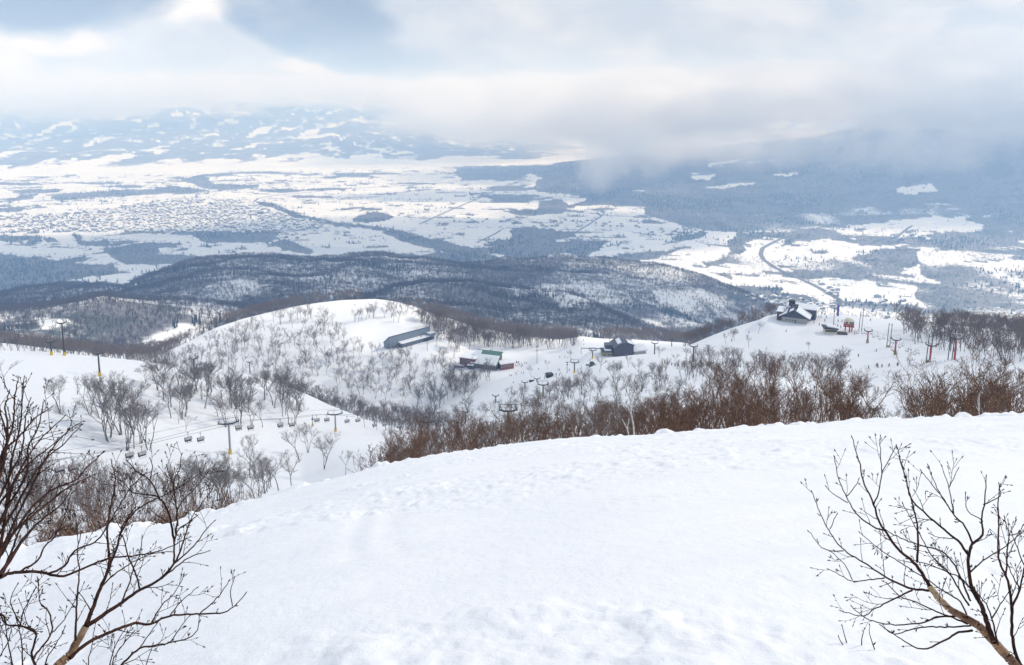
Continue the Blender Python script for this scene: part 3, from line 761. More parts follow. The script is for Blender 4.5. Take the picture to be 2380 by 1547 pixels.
in_poly('shrub', [(0, 1120), (470, 1150), (440, 1215), (0, 1275)], 34, (50, 92), 'dark red brown shrub in the dense thicket at the left picture edge', 'dark shrubs in the left edge thicket', 'bush', rmin=60)
in_band('shrub', 0, 560, 3, 9, 60, 120, (2.0, 3.4), 'red brown shrub just behind the lip of the near slope, left side', 'shrubs behind the left part of the near lip', 'bush')
# ravine and the valley before the middle hill
g = 'birches in the dark ravine behind the left ridge'
in_band(T, 620, 1010, 9, -14, 60, 240, (11, 15), 'bare birch in the dark ravine behind the left ridge', g, 'far')
in_band(T, 820, 1040, 8, -80, -5, 34, (10, 13), 'bare birch on the right end of the left ridge', 'birches on the right end of the left ridge', 'mid')
in_poly(T, [(955, 950), (1010, 905), (1060, 872), (1130, 866), (1140, 885), (1080, 922), (1010, 955)], 70, (36, 50), 'bare birch in the wood below the brick red lodge', 'birches in the wood below the brick red lodge', 'far')
in_poly(T, [(1040, 1035), (1080, 950), (1110, 960), (1110, 1010), (1080, 1045)], 6, (60, 90), 'bare birch on the narrow piste beside the cabin line', 'birches beside the narrow piste', 'mid', rmin=200)
# the middle hill
g = 'birches scattered on the round middle hill'
in_poly(T, [(400, 850), (500, 795), (620, 748), (720, 716), (757, 735), (790, 785), (820, 805), (880, 815), (960, 830), (1050, 865), (1000, 900), (950, 940), (850, 925), (700, 890), (560, 865), (420, 868)], 330, (25, 38), 'bare birch scattered on the snowy flank of the round middle hill', g, 'far')
in_poly(T, [(815, 755), (905, 750), (950, 752), (965, 722), (930, 712), (885, 730), (830, 745)], 26, (26, 38), 'bare birch in the small grove above the blue slanted station', 'birches in the grove above the blue slanted station', 'far')
in_poly(T, [(770, 775), (800, 760), (830, 770), (800, 785)], 3, (26, 34), 'bare birch on open snow left of the blue slanted station', 'birches on open snow left of the blue slanted station', 'far')
in_poly(T, [(1010, 805), (1180, 812), (1080, 835), (1010, 850)], 14, (34, 46), 'bare birch on the snow between the blue station and the brick red lodge', 'birches between the blue station and the brick red lodge', 'mid')
in_band(T, 330, 840, 12, 12, 75, 300, (12.5, 16), 'bare birch in the brown wood along the crest of the middle hill', 'birches along the crest of the middle hill', 'far')
in_poly(T, [(975, 742), (1060, 765), (1200, 782), (1345, 793), (1335, 812), (1200, 812), (1050, 802), (990, 780)], 330, (34, 42), 'bare birch in the brown wood behind the brick red lodge', 'birches behind the brick red lodge', 'far')
in_band(T, 950, 1340, 12, 0, 70, 240, (13, 17), 'bare birch in the brown wood behind the brick red lodge', 'birches behind the brick red lodge', 'far')
in_band(T, 1392, 1660, 12, -10, 60, 200, (13, 17), 'bare birch in the brown wood behind the dark lift station', 'birches behind the dark lift station', 'far')
in_band(T, 1590, 1795, 10, 10, 70, 130, (10, 13), 'bare birch in the brown wood left of the hilltop hut', 'birches left of the hilltop hut', 'far')
in_band(T, -60, 400, 10, -60, 260, 330, (12, 16), 'bare birch in the wood beyond the left ridge', 'birches beyond the left ridge', 'far')
in_poly(T, [(2085, 765), (2140, 758), (2380, 775), (2440, 850), (2300, 850), (2200, 820), (2100, 790)], 230, (36, 50), 'bare dark birch in the wood at the right picture edge', 'birches in the wood at the right picture edge', 'far')
in_band(T, 2080, 2440, 10, 0, 60, 90, (11, 14), 'bare dark birch in the wood at the right picture edge', 'birches in the wood at the right picture edge', 'far')
for x, y, hh, lb in ((1763, 776, 31, 'dark bare birch alone on the snow left of the hilltop hut'), (1686, 799, 27, 'small bare birch, leftmost on the hut slope'), (1700, 794, 31, 'left of the paired bare birches on the hut slope'), (1706, 792, 31, 'right of the paired bare birches on the hut slope'),
                     (1740, 808, 33, 'bushy bare birch below the birch pair on the hut slope'), (1880, 818, 25, 'pale sapling alone in the middle of the hut slope'), (1329, 838, 27, 'small forked birch on the busy piste below the flat snow top'),
                     (1236, 878, 31, 'dark forked birch right of the skiers near the brick red lodge'), (1273, 859, 25, 'paired small birch between the brick red lodge and the lift'), (1394, 866, 46, 'thin leaning birch below the dark lift station'),
                     (1532, 834, 33, 'bare birch right of the dark lift station, left of two'), (1566, 846, 28, 'thin bare birch right of the dark lift station, right of two'), (1593, 843, 38, 'dark trunked birch at the foot of the hut slope'), (1460, 854, 36, 'bare birch straight below the dark lift station')):
    one(T, x, y, hh, lb, 'mid', rmin=380)
# the wood and thickets right of centre
g = 'birches in the grey wood right of centre'
in_poly(T, [(1110, 990), (1200, 945), (1300, 905), (1420, 885), (1560, 880), (1600, 900), (1560, 940), (1400, 985), (1250, 1015), (1110, 1040)], 120, (38, 60), 'grey bare birch in the wood between the near thicket and the cabin line', g, 'mid', rmin=120)
in_poly(T, [(1560, 880), (1640, 842), (1700, 848), (1800, 850), (1900, 862), (1960, 852), (1955, 890), (1880, 885), (1800, 878), (1700, 882), (1620, 895)], 120, (34, 50), 'grey bare birch in the wood at the foot of the hut slope', 'birches in the wood at the foot of the hut slope', 'mid', rmin=200)
in_poly(T, [(1600, 930), (1700, 915), (1850, 915), (1950, 940), (1960, 985), (1600, 1005)], 34, (70, 100), 'open branched birch before the small snow clearing', 'birches before the small snow clearing', 'tan', rmin=60)
in_band('shrub', 815, 1460, None, 0, 0, 70, (2.2, 4.0), 'red brown shrub in the thicket behind the near lip, centre', 'shrubs behind the middle of the near lip', 'bush', 44, 90)
in_band('shrub', 900, 1500, None, 0, 0, 60, (2.6, 4.2), 'grey brown shrub mixed into the thicket behind the near lip, centre', 'grey brown shrubs behind the middle of the near lip', 'greybush', 50, 105)
in_band(T, 900, 2020, None, 0, 0, 30, (3.6, 6.2), 'tan stemmed birch rising out of the brown thicket behind the lip', 'tan stemmed birches in the brown thicket', 'tan', 46, 90)
in_band('shrub', 1440, 2000, None, 0, 0, 92, (2.6, 4.3), 'red brown shrub in the deep thicket behind the near lip', 'shrubs in the deep thicket right of the snowy snag', 'bush', 44, 88)
in_band('shrub', 2150, 2440, None, 0, 0, 24, (2.6, 4.4), 'tall brown shrub in the clump at the right end of the near lip', 'tall brown shrubs at the right end of the near lip', 'bush', 46, 75)
in_band('shrub', 1980, 2440, None, 0, 0, 62, (1.6, 2.8), 'red brown shrub behind the near lip at the right', 'shrubs behind the right part of the near lip', 'bush', 44, 80)
in_band('shrub', 1040, 1620, None, 0, 0, 60, (3.2, 4.8), 'tall grey brown shrub above the red brown thicket', 'tall shrubs above the red brown thicket', 'greybush', 95, 150)
for x, r, hh, fam, lb in ((1868, 62, 182, 'open', 'tall twisted birch with a thick fork, standing over the thicket right of the clearing'), (1745, 66, 135, 'open', 'many stemmed birch before the small snow clearing'),
                          (1660, 70, 120, 'open', 'upright birch left of the small snow clearing'), (2165, 55, 190, 'open', 'birch with long limbs sweeping left before the red lift towers'), (2270, 56, 215, 'open', 'tallest fan shaped birch before the right hand wood'),
                          (2225, 60, 150, 'tan', 'brown birch between the sweeping birch and the fan shaped one'), (2010, 60, 100, 'open', 'fine twigged birch alone on the lip left of the red lift line'), (2095, 52, 95, 'tan', 'slim dark birch leaning over the near lip at the right'),
                          (2362, 58, 150, 'open', 'birch at the right picture edge behind the lip'), (2320, 62, 160, 'tan', 'birch with a pale trunk near the right picture edge'), (1085, 80, 105, 'tan', 'leaning birch over the left end of the brown thicket'), (1180, 76, 95, 'tan', 'pale stemmed birch in the brown thicket, centre'),
                          (1010, 84, 75, 'tan', 'low birch in the narrow end of the brown thicket'), (1400, 62, 120, 'tan', 'orange stemmed birch left of the snow crusted snag'), (1545, 60, 120, 'tan', 'orange stemmed birch right of the snow crusted snag'), (1955, 58, 110, 'tan', 'birch with tan stems on the lip right of the twisted birch'),
                          (1810, 64, 120, 'tan', 'thin birch left of the tall twisted birch'), (1915, 66, 130, 'open', 'birch with crossing limbs right of the tall twisted birch')):
    a = azx(x); px_, py_ = math.sin(a) * r, math.cos(a) * r
    p = Vector((px_, py_, float(ground(px_, py_))))
    add_tree(T, p, hh * r / FPX, lb, None, fam)
p = Vector((math.sin(azx(1482)) * 44, math.cos(azx(1482)) * 44, 0)); p.z = float(ground(p.x, p.y))
add_tree(T, p, 4.8, 'pale snow crusted birch snag standing above the brown thicket', None, 'snowy')
p = Vector((math.sin(azx(2298)) * 44, math.cos(azx(2298)) * 44, 0)); p.z = float(ground(p.x, p.y))
add_tree(T, p, 2.6, 'forked snow crusted birch on the lip at the right', None, 'snowy')

# nearest individuals, the rest in masses
def size_px(c): return c[4] / math.sqrt(c[1] ** 2 + c[2] ** 2)
REST = []
for kind, nmax, nm in (('tree', 300, 'birch_tree'), ('shrub', 300, 'thicket_shrub')):
    L_ = sorted([c for c in CAND if c[0] == kind], key=lambda c: -size_px(c) - (10 if c[6] is None else 0))
    for c in L_[:nmax]:
        k_, x, y, z, H, lb, gr, fam = c
        tm, cm = PROTO[fam][rng0.randrange(len(PROTO[fam]))]
        h0 = 4.0 if fam in ('bush', 'greybush') else 10.0
        o = thing(nm, lb, 'tree' if kind == 'tree' else 'shrub', (x, y, z - 0.1), rng0.uniform(0, 6.28), gr)
        s = H / h0; o.scale = (s * rng0.uniform(.9, 1.15), s * rng0.uniform(.9, 1.15), s)
        for nm2, me2 in (('trunk', tm), ('crown', cm)):
            link(bpy.data.objects.new(nm2, me2), o)
    REST += L_[nmax:]

# ------------------------------------------------------------------ masses of trees, instanced
def proto_obj(name, meshes):
    """one mesh out of trunk + crown, kept out of the scene and used only by a mass"""
    Vs, Fs, mi, mats, off = [], [], [], [], 0
    for e in meshes:
        n_ = len(e.vertices); V = np.zeros(n_ * 3, np.float32); e.vertices.foreach_get('co', V)
        F = np.zeros(len(e.loops), np.int32); e.loops.foreach_get('vertex_index', F)
        Vs.append(V.reshape(-1, 3)); Fs.append(F.reshape(-1, 4) + off); off += n_
        mi += [len(mats)] * len(e.polygons); mats.append(e.materials[0])
    e2 = mesh_from(name, np.concatenate(Vs), np.concatenate(Fs))
    for m_ in mats: e2.materials.append(m_)
    e2.polygons.foreach_set('material_index', mi)
    return bpy.data.objects.new(name, e2)

def mass(name, label, pts, rots, scl, idx, protos):
    n = len(pts)
    e = bpy.data.meshes.new(name); e.vertices.add(n); e.vertices.foreach_set('co', np.asarray(pts, np.float32).ravel())
    for nm, arr, ty in (('rot', rots, 'FLOAT_VECTOR'), ('scl', scl, 'FLOAT_VECTOR')):
        a = e.attributes.new(nm, ty, 'POINT'); a.data.foreach_set('vector', np.asarray(arr, np.float32).ravel())
    a = e.attributes.new('idx', 'INT', 'POINT'); a.data.foreach_set('value', np.asarray(idx, np.int32))
    o = bpy.data.objects.new(name, e); link(o); tag(o, label, kind='stuff')
    ng = bpy.data.node_groups.new(name, 'GeometryNodeTree')
    ng.interface.new_socket('Geometry', in_out='INPUT', socket_type='NodeSocketGeometry')
    ng.interface.new_socket('Geometry', in_out='OUTPUT', socket_type='NodeSocketGeometry')
    N = ng.nodes; Lk = ng.links
    gi, go = N.new('NodeGroupInput'), N.new('NodeGroupOutput')
    jn = N.new('GeometryNodeJoinGeometry')
    for p_ in reversed(protos):
        oi = N.new('GeometryNodeObjectInfo'); oi.inputs['Object'].default_value = p_; oi.inputs['As Instance'].default_value = True
        Lk.new(oi.outputs['Geometry'], jn.inputs[0])
    ip = N.new('GeometryNodeInstanceOnPoints'); ip.inputs['Pick Instance'].default_value = True
    Lk.new(gi.outputs[0], ip.inputs['Points']); Lk.new(jn.outputs[0], ip.inputs['Instance'])
    for nm, ty, sock in (('idx', 'INT', 'Instance Index'), ('rot', 'FLOAT_VECTOR', 'Rotation'), ('scl', 'FLOAT_VECTOR', 'Scale')):
        na = N.new('GeometryNodeInputNamedAttribute'); na.data_type = ty; na.inputs['Name'].default_value = nm
        Lk.new(na.outputs['Attribute'], ip.inputs[sock])
    Lk.new(ip.outputs[0], go.inputs[0])
    md = o.modifiers.new('scatter', 'NODES'); md.node_group = ng
    return o

R1 = np.random.RandomState(5)
fp = [proto_obj('birch_form', p) for p in PROTO['far'] + PROTO['mid'][:3]]
if REST:
    P_ = np.array([(c[1], c[2], c[3] - 0.1) for c in REST]); Hs = np.array([c[4] / 10 for c in REST])
    mass('birch_wood', 'bare brown birch woods on the slopes around the lodges', P_, np.stack([R1.normal(0, .05, len(P_)), R1.normal(0, .05, len(P_)), R1.uniform(0, 6.28, len(P_))], 1),
         np.stack([Hs, Hs, Hs], 1), R1.randint(0, 6, len(P_)), fp)

# far trees: a short trunk and a handful of broad forks; firs: stacked skirts
def far_tree(seed):
    out = []; rng = random.Random(seed)
    out.append(((0, 0, -.5), (0, 0, 5), .16, .14, 0))
    for k in range(8):
        th = k * .785 + rng.uniform(-.4, .4); s = rng.uniform(.25, .75); h0 = rng.uniform(2.5, 5)
        q1 = (math.cos(th) * s * 2.4, math.sin(th) * s * 2.4, h0 + 2.6); out.append(((0, 0, h0), q1, .11, .09, 1))
        for j in range(2):
            t2 = th + rng.uniform(-.9, .9)
            out.append((q1, (q1[0] + math.cos(t2) * 1.2, q1[1] + math.sin(t2) * 1.2, q1[2] + rng.uniform(.9, 2.4)), .10, .07, 1))
    V, F = tubes([s[:4] for s in out], 3)
    return bpy.data.objects.new('birch_form', mesh_from('far_birch', V, F, FAR_WOOD))
def far_fir(seed):
    rng = random.Random(seed); V, F = [], []
    for k in range(5):
        z0 = 1.0 + k * 2.0; rad = 2.1 - k * .38; b = len(V); n = 7
        for i in range(n):
            a = i * 6.283 / n; q_ = rad * rng.uniform(.7, 1.1); V.append((math.cos(a) * q_, math.sin(a) * q_, z0 + rng.uniform(-.3, .3)))
        V.append((0, 0, z0 + 3.2)); V.append((0, 0, z0 + .6))
        for i in range(n): F.append((b + i, b + (i + 1) % n, b + n)); F.append((b + (i + 1) % n, b + i, b + n + 1))
    return bpy.data.objects.new('fir_form', mesh_from('far_fir', V, F, FAR_FIR))
FT = [far_tree(i) for i in range(4)] + [far_fir(i) for i in range(2)]

# mid hills
def scatter_polar(n, r0, r1, a0, a1, dens):
    r = np.sqrt(R1.uniform(r0 * r0, r1 * r1, n)); a = R1.uniform(a0, a1, n)
    x, y = np.sin(a) * r, np.cos(a) * r; z = ground(x, y)
    d_ = dens(x, y, z, r)
    k = R1.uniform(0, 1, n) < d_
    return x[k], y[k], z[k], r[k]
def dmid(x, y, z, r):
    px, py = proj(x, y, z); w = midwood(x, y, px, py)
    return np.where((px > 1830) & (r > 2400), 0.3, w)
x, y, z, r = scatter_polar(105000, 1000, 3200, R(-40), R(36), dmid)
n = len(x); s = R1.uniform(.85, 1.45, n)
firz = (fbm(x / 120, y / 120, 3, 301) > 0.50) & (R1.uniform(0, 1, n) < .6)
idx = np.where(firz, 4 + R1.randint(0, 2, n), R1.randint(0, 4, n))
mass('hill_wood', 'bare woods with scattered firs on the dark middle hills', np.stack([x, y, z], 1), np.stack([0 * x, 0 * x, R1.uniform(0, 6.28, n)], 1), np.stack([s * .9, s * .9, s], 1), idx, FT)
# woods on the plain and the mountain foot
def dpl(x, y, z, r): return np.clip(wood_at(x, y, z), 0, 1) * np.where(r > 6500, .55, 1)
x, y, z, r = scatter_polar(150000, 3200, 9500, R(-38), R(38), dpl)
n = len(x); s = R1.uniform(1.0, 1.7, n)
idx = np.where((fbm(x / 300, y / 300, 2, 303) > 0.15) & (R1.uniform(0, 1, n) < .5), 4 + R1.randint(0, 2, n), R1.randint(0, 4, n))
mass('plain_wood', 'woods, shelter belts and river trees on the farmed plain', np.stack([x, y, z], 1), np.stack([0 * x, 0 * x, R1.uniform(0, 6.28, n)], 1), np.stack([s * 1.6, s * 1.6, s], 1), idx, FT)
print('TREES', len(CAND), 'rest', len(REST), 'plain', n)
# ------------------------------------------------------------------ built things
def paint(name, col, rough=0.6, var=0.25, scale=1.5, metal=0.0):
    m_, t, bs = mat(name)
    pos = t.add('ShaderNodeTexCoord').outputs['Object']
    n_ = t.noise(pos, scale, 5, 0.65)
    n2 = t.noise(t.vm('MULTIPLY', pos, (6, 6, .5)), scale, 3, 0.6)
    dk = tuple(c * (1 - var) for c in col) + (1,); lt = tuple(min(1, c * (1 + var * .6)) for c in col) + (1,)
    c = t.mix(t.ramp(t.m('ADD', t.m('MULTIPLY', n_, .6), t.m('MULTIPLY', n2, .4)), .35, .65), dk, lt)
    t.l.new(c, bs.inputs['Base Color']); bs.inputs['Roughness'].default_value = rough; bs.inputs['Metallic'].default_value = metal
    return m_
M_ = {
 'snow': paint('snow', (.84, .86, .89), .8, .05, .3), 'blue_wall': paint('blue_grey_cladding', (.11, .145, .20)), 'pale_blue': paint('pale_blue_cladding', (.20, .25, .315)),
 'dark': paint('dark_metal', (.035, .036, .042), .5), 'black': paint('black_paint', (.018, .018, .022), .5), 'glass': paint('dark_glass', (.03, .035, .045), .15, .1),
 'red_wall': paint('maroon_boards', (.16, .055, .045)), 'rust_wall': paint('rust_red_boards', (.24, .085, .055)), 'green_roof': paint('green_sheet_roof', (.10, .22, .16)), 'concrete': paint('concrete', (.38, .38, .36)),
 'navy': paint('navy_roof_sheet', (.045, .055, .085), .4), 'slate': paint('slate_blue_boards', (.075, .08, .11)), 'brown': paint('brown_boards', (.10, .07, .055)), 'cream': paint('cream_paint', (.62, .56, .42), .5, .15),
 'red': paint('red_paint', (.42, .045, .03), .45, .3), 'yellow': paint('yellow_padding', (.62, .42, .03), .7, .2), 'steel': paint('galvanised_steel', (.22, .25, .29), .45, .2, 2), 'white': paint('white_paint', (.75, .76, .78), .5, .1),
 'ochre': paint('ochre_wall', (.30, .26, .14)), 'purple': paint('violet_banner', (.12, .10, .36), .6, .3, .4), 'teal': paint('teal_wall', (.16, .27, .28)), 'grey_hood': paint('milky_grey_hood', (.42, .41, .40), .3, .15),
 'seat': paint('brown_seat_padding', (.06, .045, .04), .7), 'asphalt': paint('wet_asphalt', (.12, .125, .13), .8, .2, .05), 'skin': paint('skin', (.45, .28, .2), .6, .1),
}
class MB:
    def __init__(s): s.bm = bmesh.new()
    def box(s, x0, x1, y0, y1, z0, z1):
        v_ = [s.bm.verts.new(c) for c in ((x0, y0, z0), (x1, y0, z0), (x1, y1, z0), (x0, y1, z0), (x0, y0, z1), (x1, y0, z1), (x1, y1, z1), (x0, y1, z1))]
        for f in ((3, 2, 1, 0), (4, 5, 6, 7), (0, 1, 5, 4), (1, 2, 6, 5), (2, 3, 7, 6), (3, 0, 4, 7)): s.bm.faces.new([v_[i] for i in f])
        return s
    def prism(s, prof, y0, y1, axis='y'):
        """closed profile of (a, z) run along an axis"""
        f = (lambda a, b, z: (a, b, z)) if axis == 'y' else (lambda a, b, z: (b, a, z))
        A = [s.bm.verts.new(f(a, y0, z)) for a, z in prof]; B = [s.bm.verts.new(f(a, y1, z)) for a, z in prof]
        n = len(prof)
        s.bm.faces.new(A); s.bm.faces.new(B[::-1])
        for i in range(n): s.bm.faces.new([A[i], B[i], B[(i + 1) % n], A[(i + 1) % n]])
        return s
    def tube(s, p0, p1, r0, r1=None, n=6):
        r1 = r0 if r1 is None else r1
        p0, p1 = Vector(p0), Vector(p1); d_ = (p1 - p0).normalized()
        a = d_.orthogonal().normalized(); b = d_.cross(a)
        A = [s.bm.verts.new(p0 + (a * math.cos(6.2832 * k / n) + b * math.sin(6.2832 * k / n)) * r0) for k in range(n)]
        B = [s.bm.verts.new(p1 + (a * math.cos(6.2832 * k / n) + b * math.sin(6.2832 * k / n)) * r1) for k in range(n)]
        for k in range(n): s.bm.faces.new([A[k], A[(k + 1) % n], B[(k + 1) % n], B[k]])
        s.bm.faces.new(A[::-1]); s.bm.faces.new(B)
        return s
    def mesh(s, name, m_, bevel=0.0):
        bmesh.ops.recalc_face_normals(s.bm, faces=s.bm.faces)
        if bevel: bmesh.ops.bevel(s.bm, geom=list(s.bm.edges), offset=bevel, segments=1, affect='EDGES', clamp_overlap=True)
        e = bpy.data.meshes.new(name); s.bm.to_mesh(e); s.bm.free(); e.materials.append(M_[m_] if isinstance(m_, str) else m_)
        return e
    def build(s, name, m_, parent=None, bevel=0.0, loc=None, rz=0.0):
        o = bpy.data.objects.new(name, s.mesh(name, m_, bevel)); link(o, parent)
        if loc: o.location = loc
        if rz: o.rotation_euler = (0, 0, rz)
        return o
def spot(x, y, rmin=380, sink=0.0):
    """ground point under a picture point, bearing turned to face the viewer, metres per picture unit"""
    p = hit(x, y, rmin)
    if p is None: p = at(x, y, 600)
    r = math.hypot(p.x, p.y)
    return p - Vector((0, 0, sink)), -math.atan2(p.x, p.y), r / FPX
def snowcap(mb_parent, prof, y0, y1, name='snow_cover', axis='y', lift=.35):
    MB().prism(prof, y0, y1, axis).build(name, 'snow', mb_parent, 0.12)
def windows(parent, xs, y, z, w, h_, name='window', m_='glass', dep=.12):
    for x in xs:
        f = MB().box(x - w / 2 - .12, x + w / 2 + .12, y - dep - .05, y - .01, z - .12, z + h_ + .12).build(name, 'white', parent)
        MB().box(x - w / 2, x + w / 2, y - dep - .09, y - dep - .052, z, z + h_).build('pane', m_, f)

# --- slanted blue station on the middle hill
p, yaw, mp = spot(948, 797)
st = thing('hill_station', 'long blue grey station with a slanted front, half buried on the middle hill', 'building', p, yaw + R(38)); st.scale = (.9, .9, 1.0)
MB().prism([(-5, -6), (5, -6), (5, 5.0), (-5, 12.4)], -30, 29, 'x').build('wall', 'pale_blue', st)
MB().prism([(-5.5, 12.75), (5.6, 4.6), (5.6, 5.0), (-5.5, 13.2)], -30.6, 29.6, 'x').build('roof', 'dark', st)
MB().prism([(-4.6, 12.75), (5.6, 5.05), (5.6, 5.9), (-4.2, 13.2)], -30.0, 29.0, 'x').build('snow_cover', 'snow', st, .1)
MB().box(-17, 30, -11, -5.03, -6, 4.2).build('annex', 'blue_wall', st)
MB().prism([(-12.0, 4.25), (-5.1, 4.8), (-5.1, 5.6), (-11.6, 5.1), (-12.1, 4.7)], -18, 31, 'x').build('snow_roof', 'snow', st, .15)
MB().box(14, 27, -11.1, -11.01, -1, 3).build('door', 'dark', st)
windows(st, (-26, -22, -18, -12), -5.02, 2.2, 1.6, 1.1)
windows(st, (-12, -6, 0, 6), -11.02, 1.2, 2.2, 1.4)
MB().tube((12, -9, 5.4), (12, -9, 8), .5).build('chimney', 'dark', st)
MB().box(22, 30.5, -12.5, -6, 4.26, 7.2).build('penthouse', 'pale_blue', st); MB().box(21.6, 31, -13, -5.6, 7.22, 7.8).build('snow_cover', 'snow', st, .2)

# --- red brown lodge with the green roof
p, yaw, mp = spot(1132, 853)
lo = thing('lodge', 'red brown ski lodge with green roof ridge and thick snow on its roofs', 'building', p, yaw + R(-22))
MB().box(-25, -9, -8.5, 8, -4, 7.8).build('left_block', 'red_wall', lo)
MB().box(-26, -8.2, -9.3, 9, 7.82, 8.6).build('snow_roof', 'snow', lo, .25)
windows(lo, (-19.5, -15.5), -8.51, 4.6, 2.6, 1.3)
MB().box(-15, -9.4, -12, -8.52, -3, 2.4).build('porch', 'dark', lo)
MB().box(-15.6, -9.1, -12.6, -8.8, 2.42, 3.1).build('snow_cover', 'snow', lo, .2)
MB().box(-29, -20, -12, -8.6, -3, .7).build('deck', 'slate', lo); MB().box(-29.2, -19.8, -12.2, -8.8, .72, 1.2).build('snow_cover', 'snow', lo, .15)
MB().prism([(-7, -3), (9, -3), (9, 11.0), (7, 12.2), (-7, 3.6)], -12, 12, 'x').build('hall', 'brown', lo); lo.location.z += 1.2
MB().prism([(-8.4, 3.3), (7, 12.6), (10, 10.6), (10, 10.9), (7, 13.0), (-8.4, 3.7)], -13, 13.2, 'x').build('roof', 'green_roof', lo)
MB().prism([(-8.9, 3.6), (1.6, 9.9), (1.5, 10.7), (-9.0, 4.7)], -13.4, 12.6, 'x').build('snow_cover', 'snow', lo, .2)
MB().prism([(1.62, 9.95), (5.6, 12.3), (5.4, 12.9), (1.5, 10.7)], -13.4, -7, 'x').build('snow_cover', 'snow', lo, .15)
windows(lo, (-9.5, -5.5, -1.5, 2.5, 6.5, 10), -7.01, .7, 2.4, 1.6)
wg = MB().prism([(-5, -3), (5, -3), (5, 4.4), (-5, 4.4)], 0, 13.5, 'x').build('right_wing', 'rust_wall', lo, loc=(12.5, -1, 0), rz=R(42))
sc_ = MB().prism([(-6, 4.42), (6, 4.42), (6, 5.2), (0, 6.4), (-6, 5.3)], -.6, 14.5, 'x').build('snow_roof', 'snow', lo, .2, loc=(12.5, -1, 0), rz=R(42))
for k in range(3):
    f = MB().box(1 + k * 3.8, 3.4 + k * 3.8, -5.12, -5.02, 1.2, 2.8).build('window', 'white', wg)
    MB().box(1.2 + k * 3.8, 3.2 + k * 3.8, -5.18, -5.13, 1.35, 2.65).build('pane', 'glass', f)
MB().tube((0, 10, 9.5), (0, 10, 13), .5).build('chimney', 'dark', lo)

# --- dark lift station with the curved roof
p, yaw, mp = spot(1447, 826)
ds = thing('lift_station', 'dark lift station with a curved navy roof and snowy side hall', 'building', p, yaw + R(10))
arc = [(-8 + 16 * t_ / 10, 4.5 + 7.0 * math.sin(math.pi * (0.12 + 0.62 * t_ / 10))) for t_ in range(11)]
MB().prism([(-8, -3)] + arc + [(8, -3)], -5, 12, 'y').build('hall', 'slate', ds)
MB().prism([(a * 1.07, z_ + .12) for a, z_ in arc] + [(a * 1.07, z_ + .62) for a, z_ in arc[::-1]], -6.5, 13, 'y').build('curved_roof', 'navy', ds)
MB().prism([(arc[2][0], arc[2][1] + .9), (arc[4][0], arc[4][1] + .7), (arc[4][0], arc[4][1] + 1.3), (arc[2][0], arc[2][1] + 1.5)], -4, 9, 'y').build('snow_cover', 'snow', ds, .1)
MB().prism([(arc[7][0], arc[7][1] + .75), (arc[10][0], arc[10][1] + .7), (arc[10][0], arc[10][1] + 1.2), (arc[7][0], arc[7][1] + 1.2)], -6, 4, 'y').build('snow_cover', 'snow', ds, .1)
MB().box(8.6, 18, -6, 8, -3, 5).build('side_hall', 'concrete', ds); MB().prism([(7.9, 5.02), (19, 6.0), (19, 7.2), (7.9, 6.4)], -7.5, 9, 'y').build('snow_roof', 'snow', ds, .2)
windows(ds, (10.6, 13.2, 15.8), -6.01, 1.4, 1.8, 1.6)
MB().box(-17, -8.8, -3, 7, -3, 3.6).build('ticket_hut', 'ochre', ds); MB().box(-17.6, -8.9, -3.6, 7.6, 3.62, 4.0).build('roof', 'dark', ds)
MB().box(-15, -9.4, -2, 7, 4.02, 5.0).build('snow_cover', 'snow', ds, .2); windows(ds, (-15, -12, -10), -3.01, .8, 1.4, 1.4)
MB().box(-14, -7, 1, 9, 4.6, 8.2).build('machine_room', 'navy', ds)
MB().tube((-33, 9, 3.3), (-17, 4, 4.4), .35).tube((-33, 9, 3.3), (-33, 9, -2), .2).tube((-25, 6.5, 3.8), (-25, 6.5, -2), .2).build('ramp_beam', 'slate', ds)
MB().box(14, 20, -9.5, -6.2, -3, 1.2).build('terrace', 'dark', ds)

# --- hut on the hilltop
p, yaw, mp = spot(1847, 748)
hu = thing('hilltop_hut', 'dark gabled hut with concrete ground floor standing on the right hilltop', 'building', p, yaw - R(6))
MB().box(-10.5, 10.5, -4, 12, -3, 4.6).build('ground_floor', 'concrete', hu); hu.scale = (.78, .78, .74)
MB().prism([(-11.5, 4.62), (11.5, 4.62), (0, 10.8)], -4.6, 12, 'y').build('gable', 'slate', hu)
MB().prism([(-13.2, 3.9), (0, 11.1), (13.2, 3.9), (13.2, 4.4), (0, 11.7), (-13.2, 4.4)], -6, 13, 'y').build('roof', 'navy', hu)
MB().prism([(1.5, 11.2), (12.9, 4.75), (13.2, 5.4), (1.5, 12.0)], -5.6, 12.6, 'y').build('snow_cover', 'snow', hu, .12)
MB().prism([(-12.6, 5.1), (-6.5, 8.5), (-6.5, 9.3), (-12.8, 5.8)], -5.8, 12.4, 'y').build('snow_cover', 'snow', hu, .12)
MB().prism([(-4.5, 9.9), (-1.2, 11.6), (-1.2, 12.2), (-4.5, 10.6)], -5.0, 4, 'y').build('snow_cover', 'snow', hu, .12)
windows(hu, (-6.2, -3.8, -1.4), -4.01, 1.5, 1.3, 1.2); MB().box(0.4, 1.6, -4.1, -4.01, -.5, 2.6).build('door', 'dark', hu)
MB().box(-15, -10.52, -2, 16, -3, 8.4).build('side_wing', 'brown', hu); MB().box(-15.6, -9.8, -2.6, 16.6, 8.42, 9.2).build('snow_cover', 'snow', hu, .15)
MB().box(-9, 16, 12.1, 24, -2, 9.4).build('rear_block', 'slate', hu); MB().prism([(11.6, 9.42), (24.6, 10.8), (24.6, 11.7), (11.6, 10.4)], -9.6, 16.6, 'x').build('snow_cover', 'snow', hu, .2)
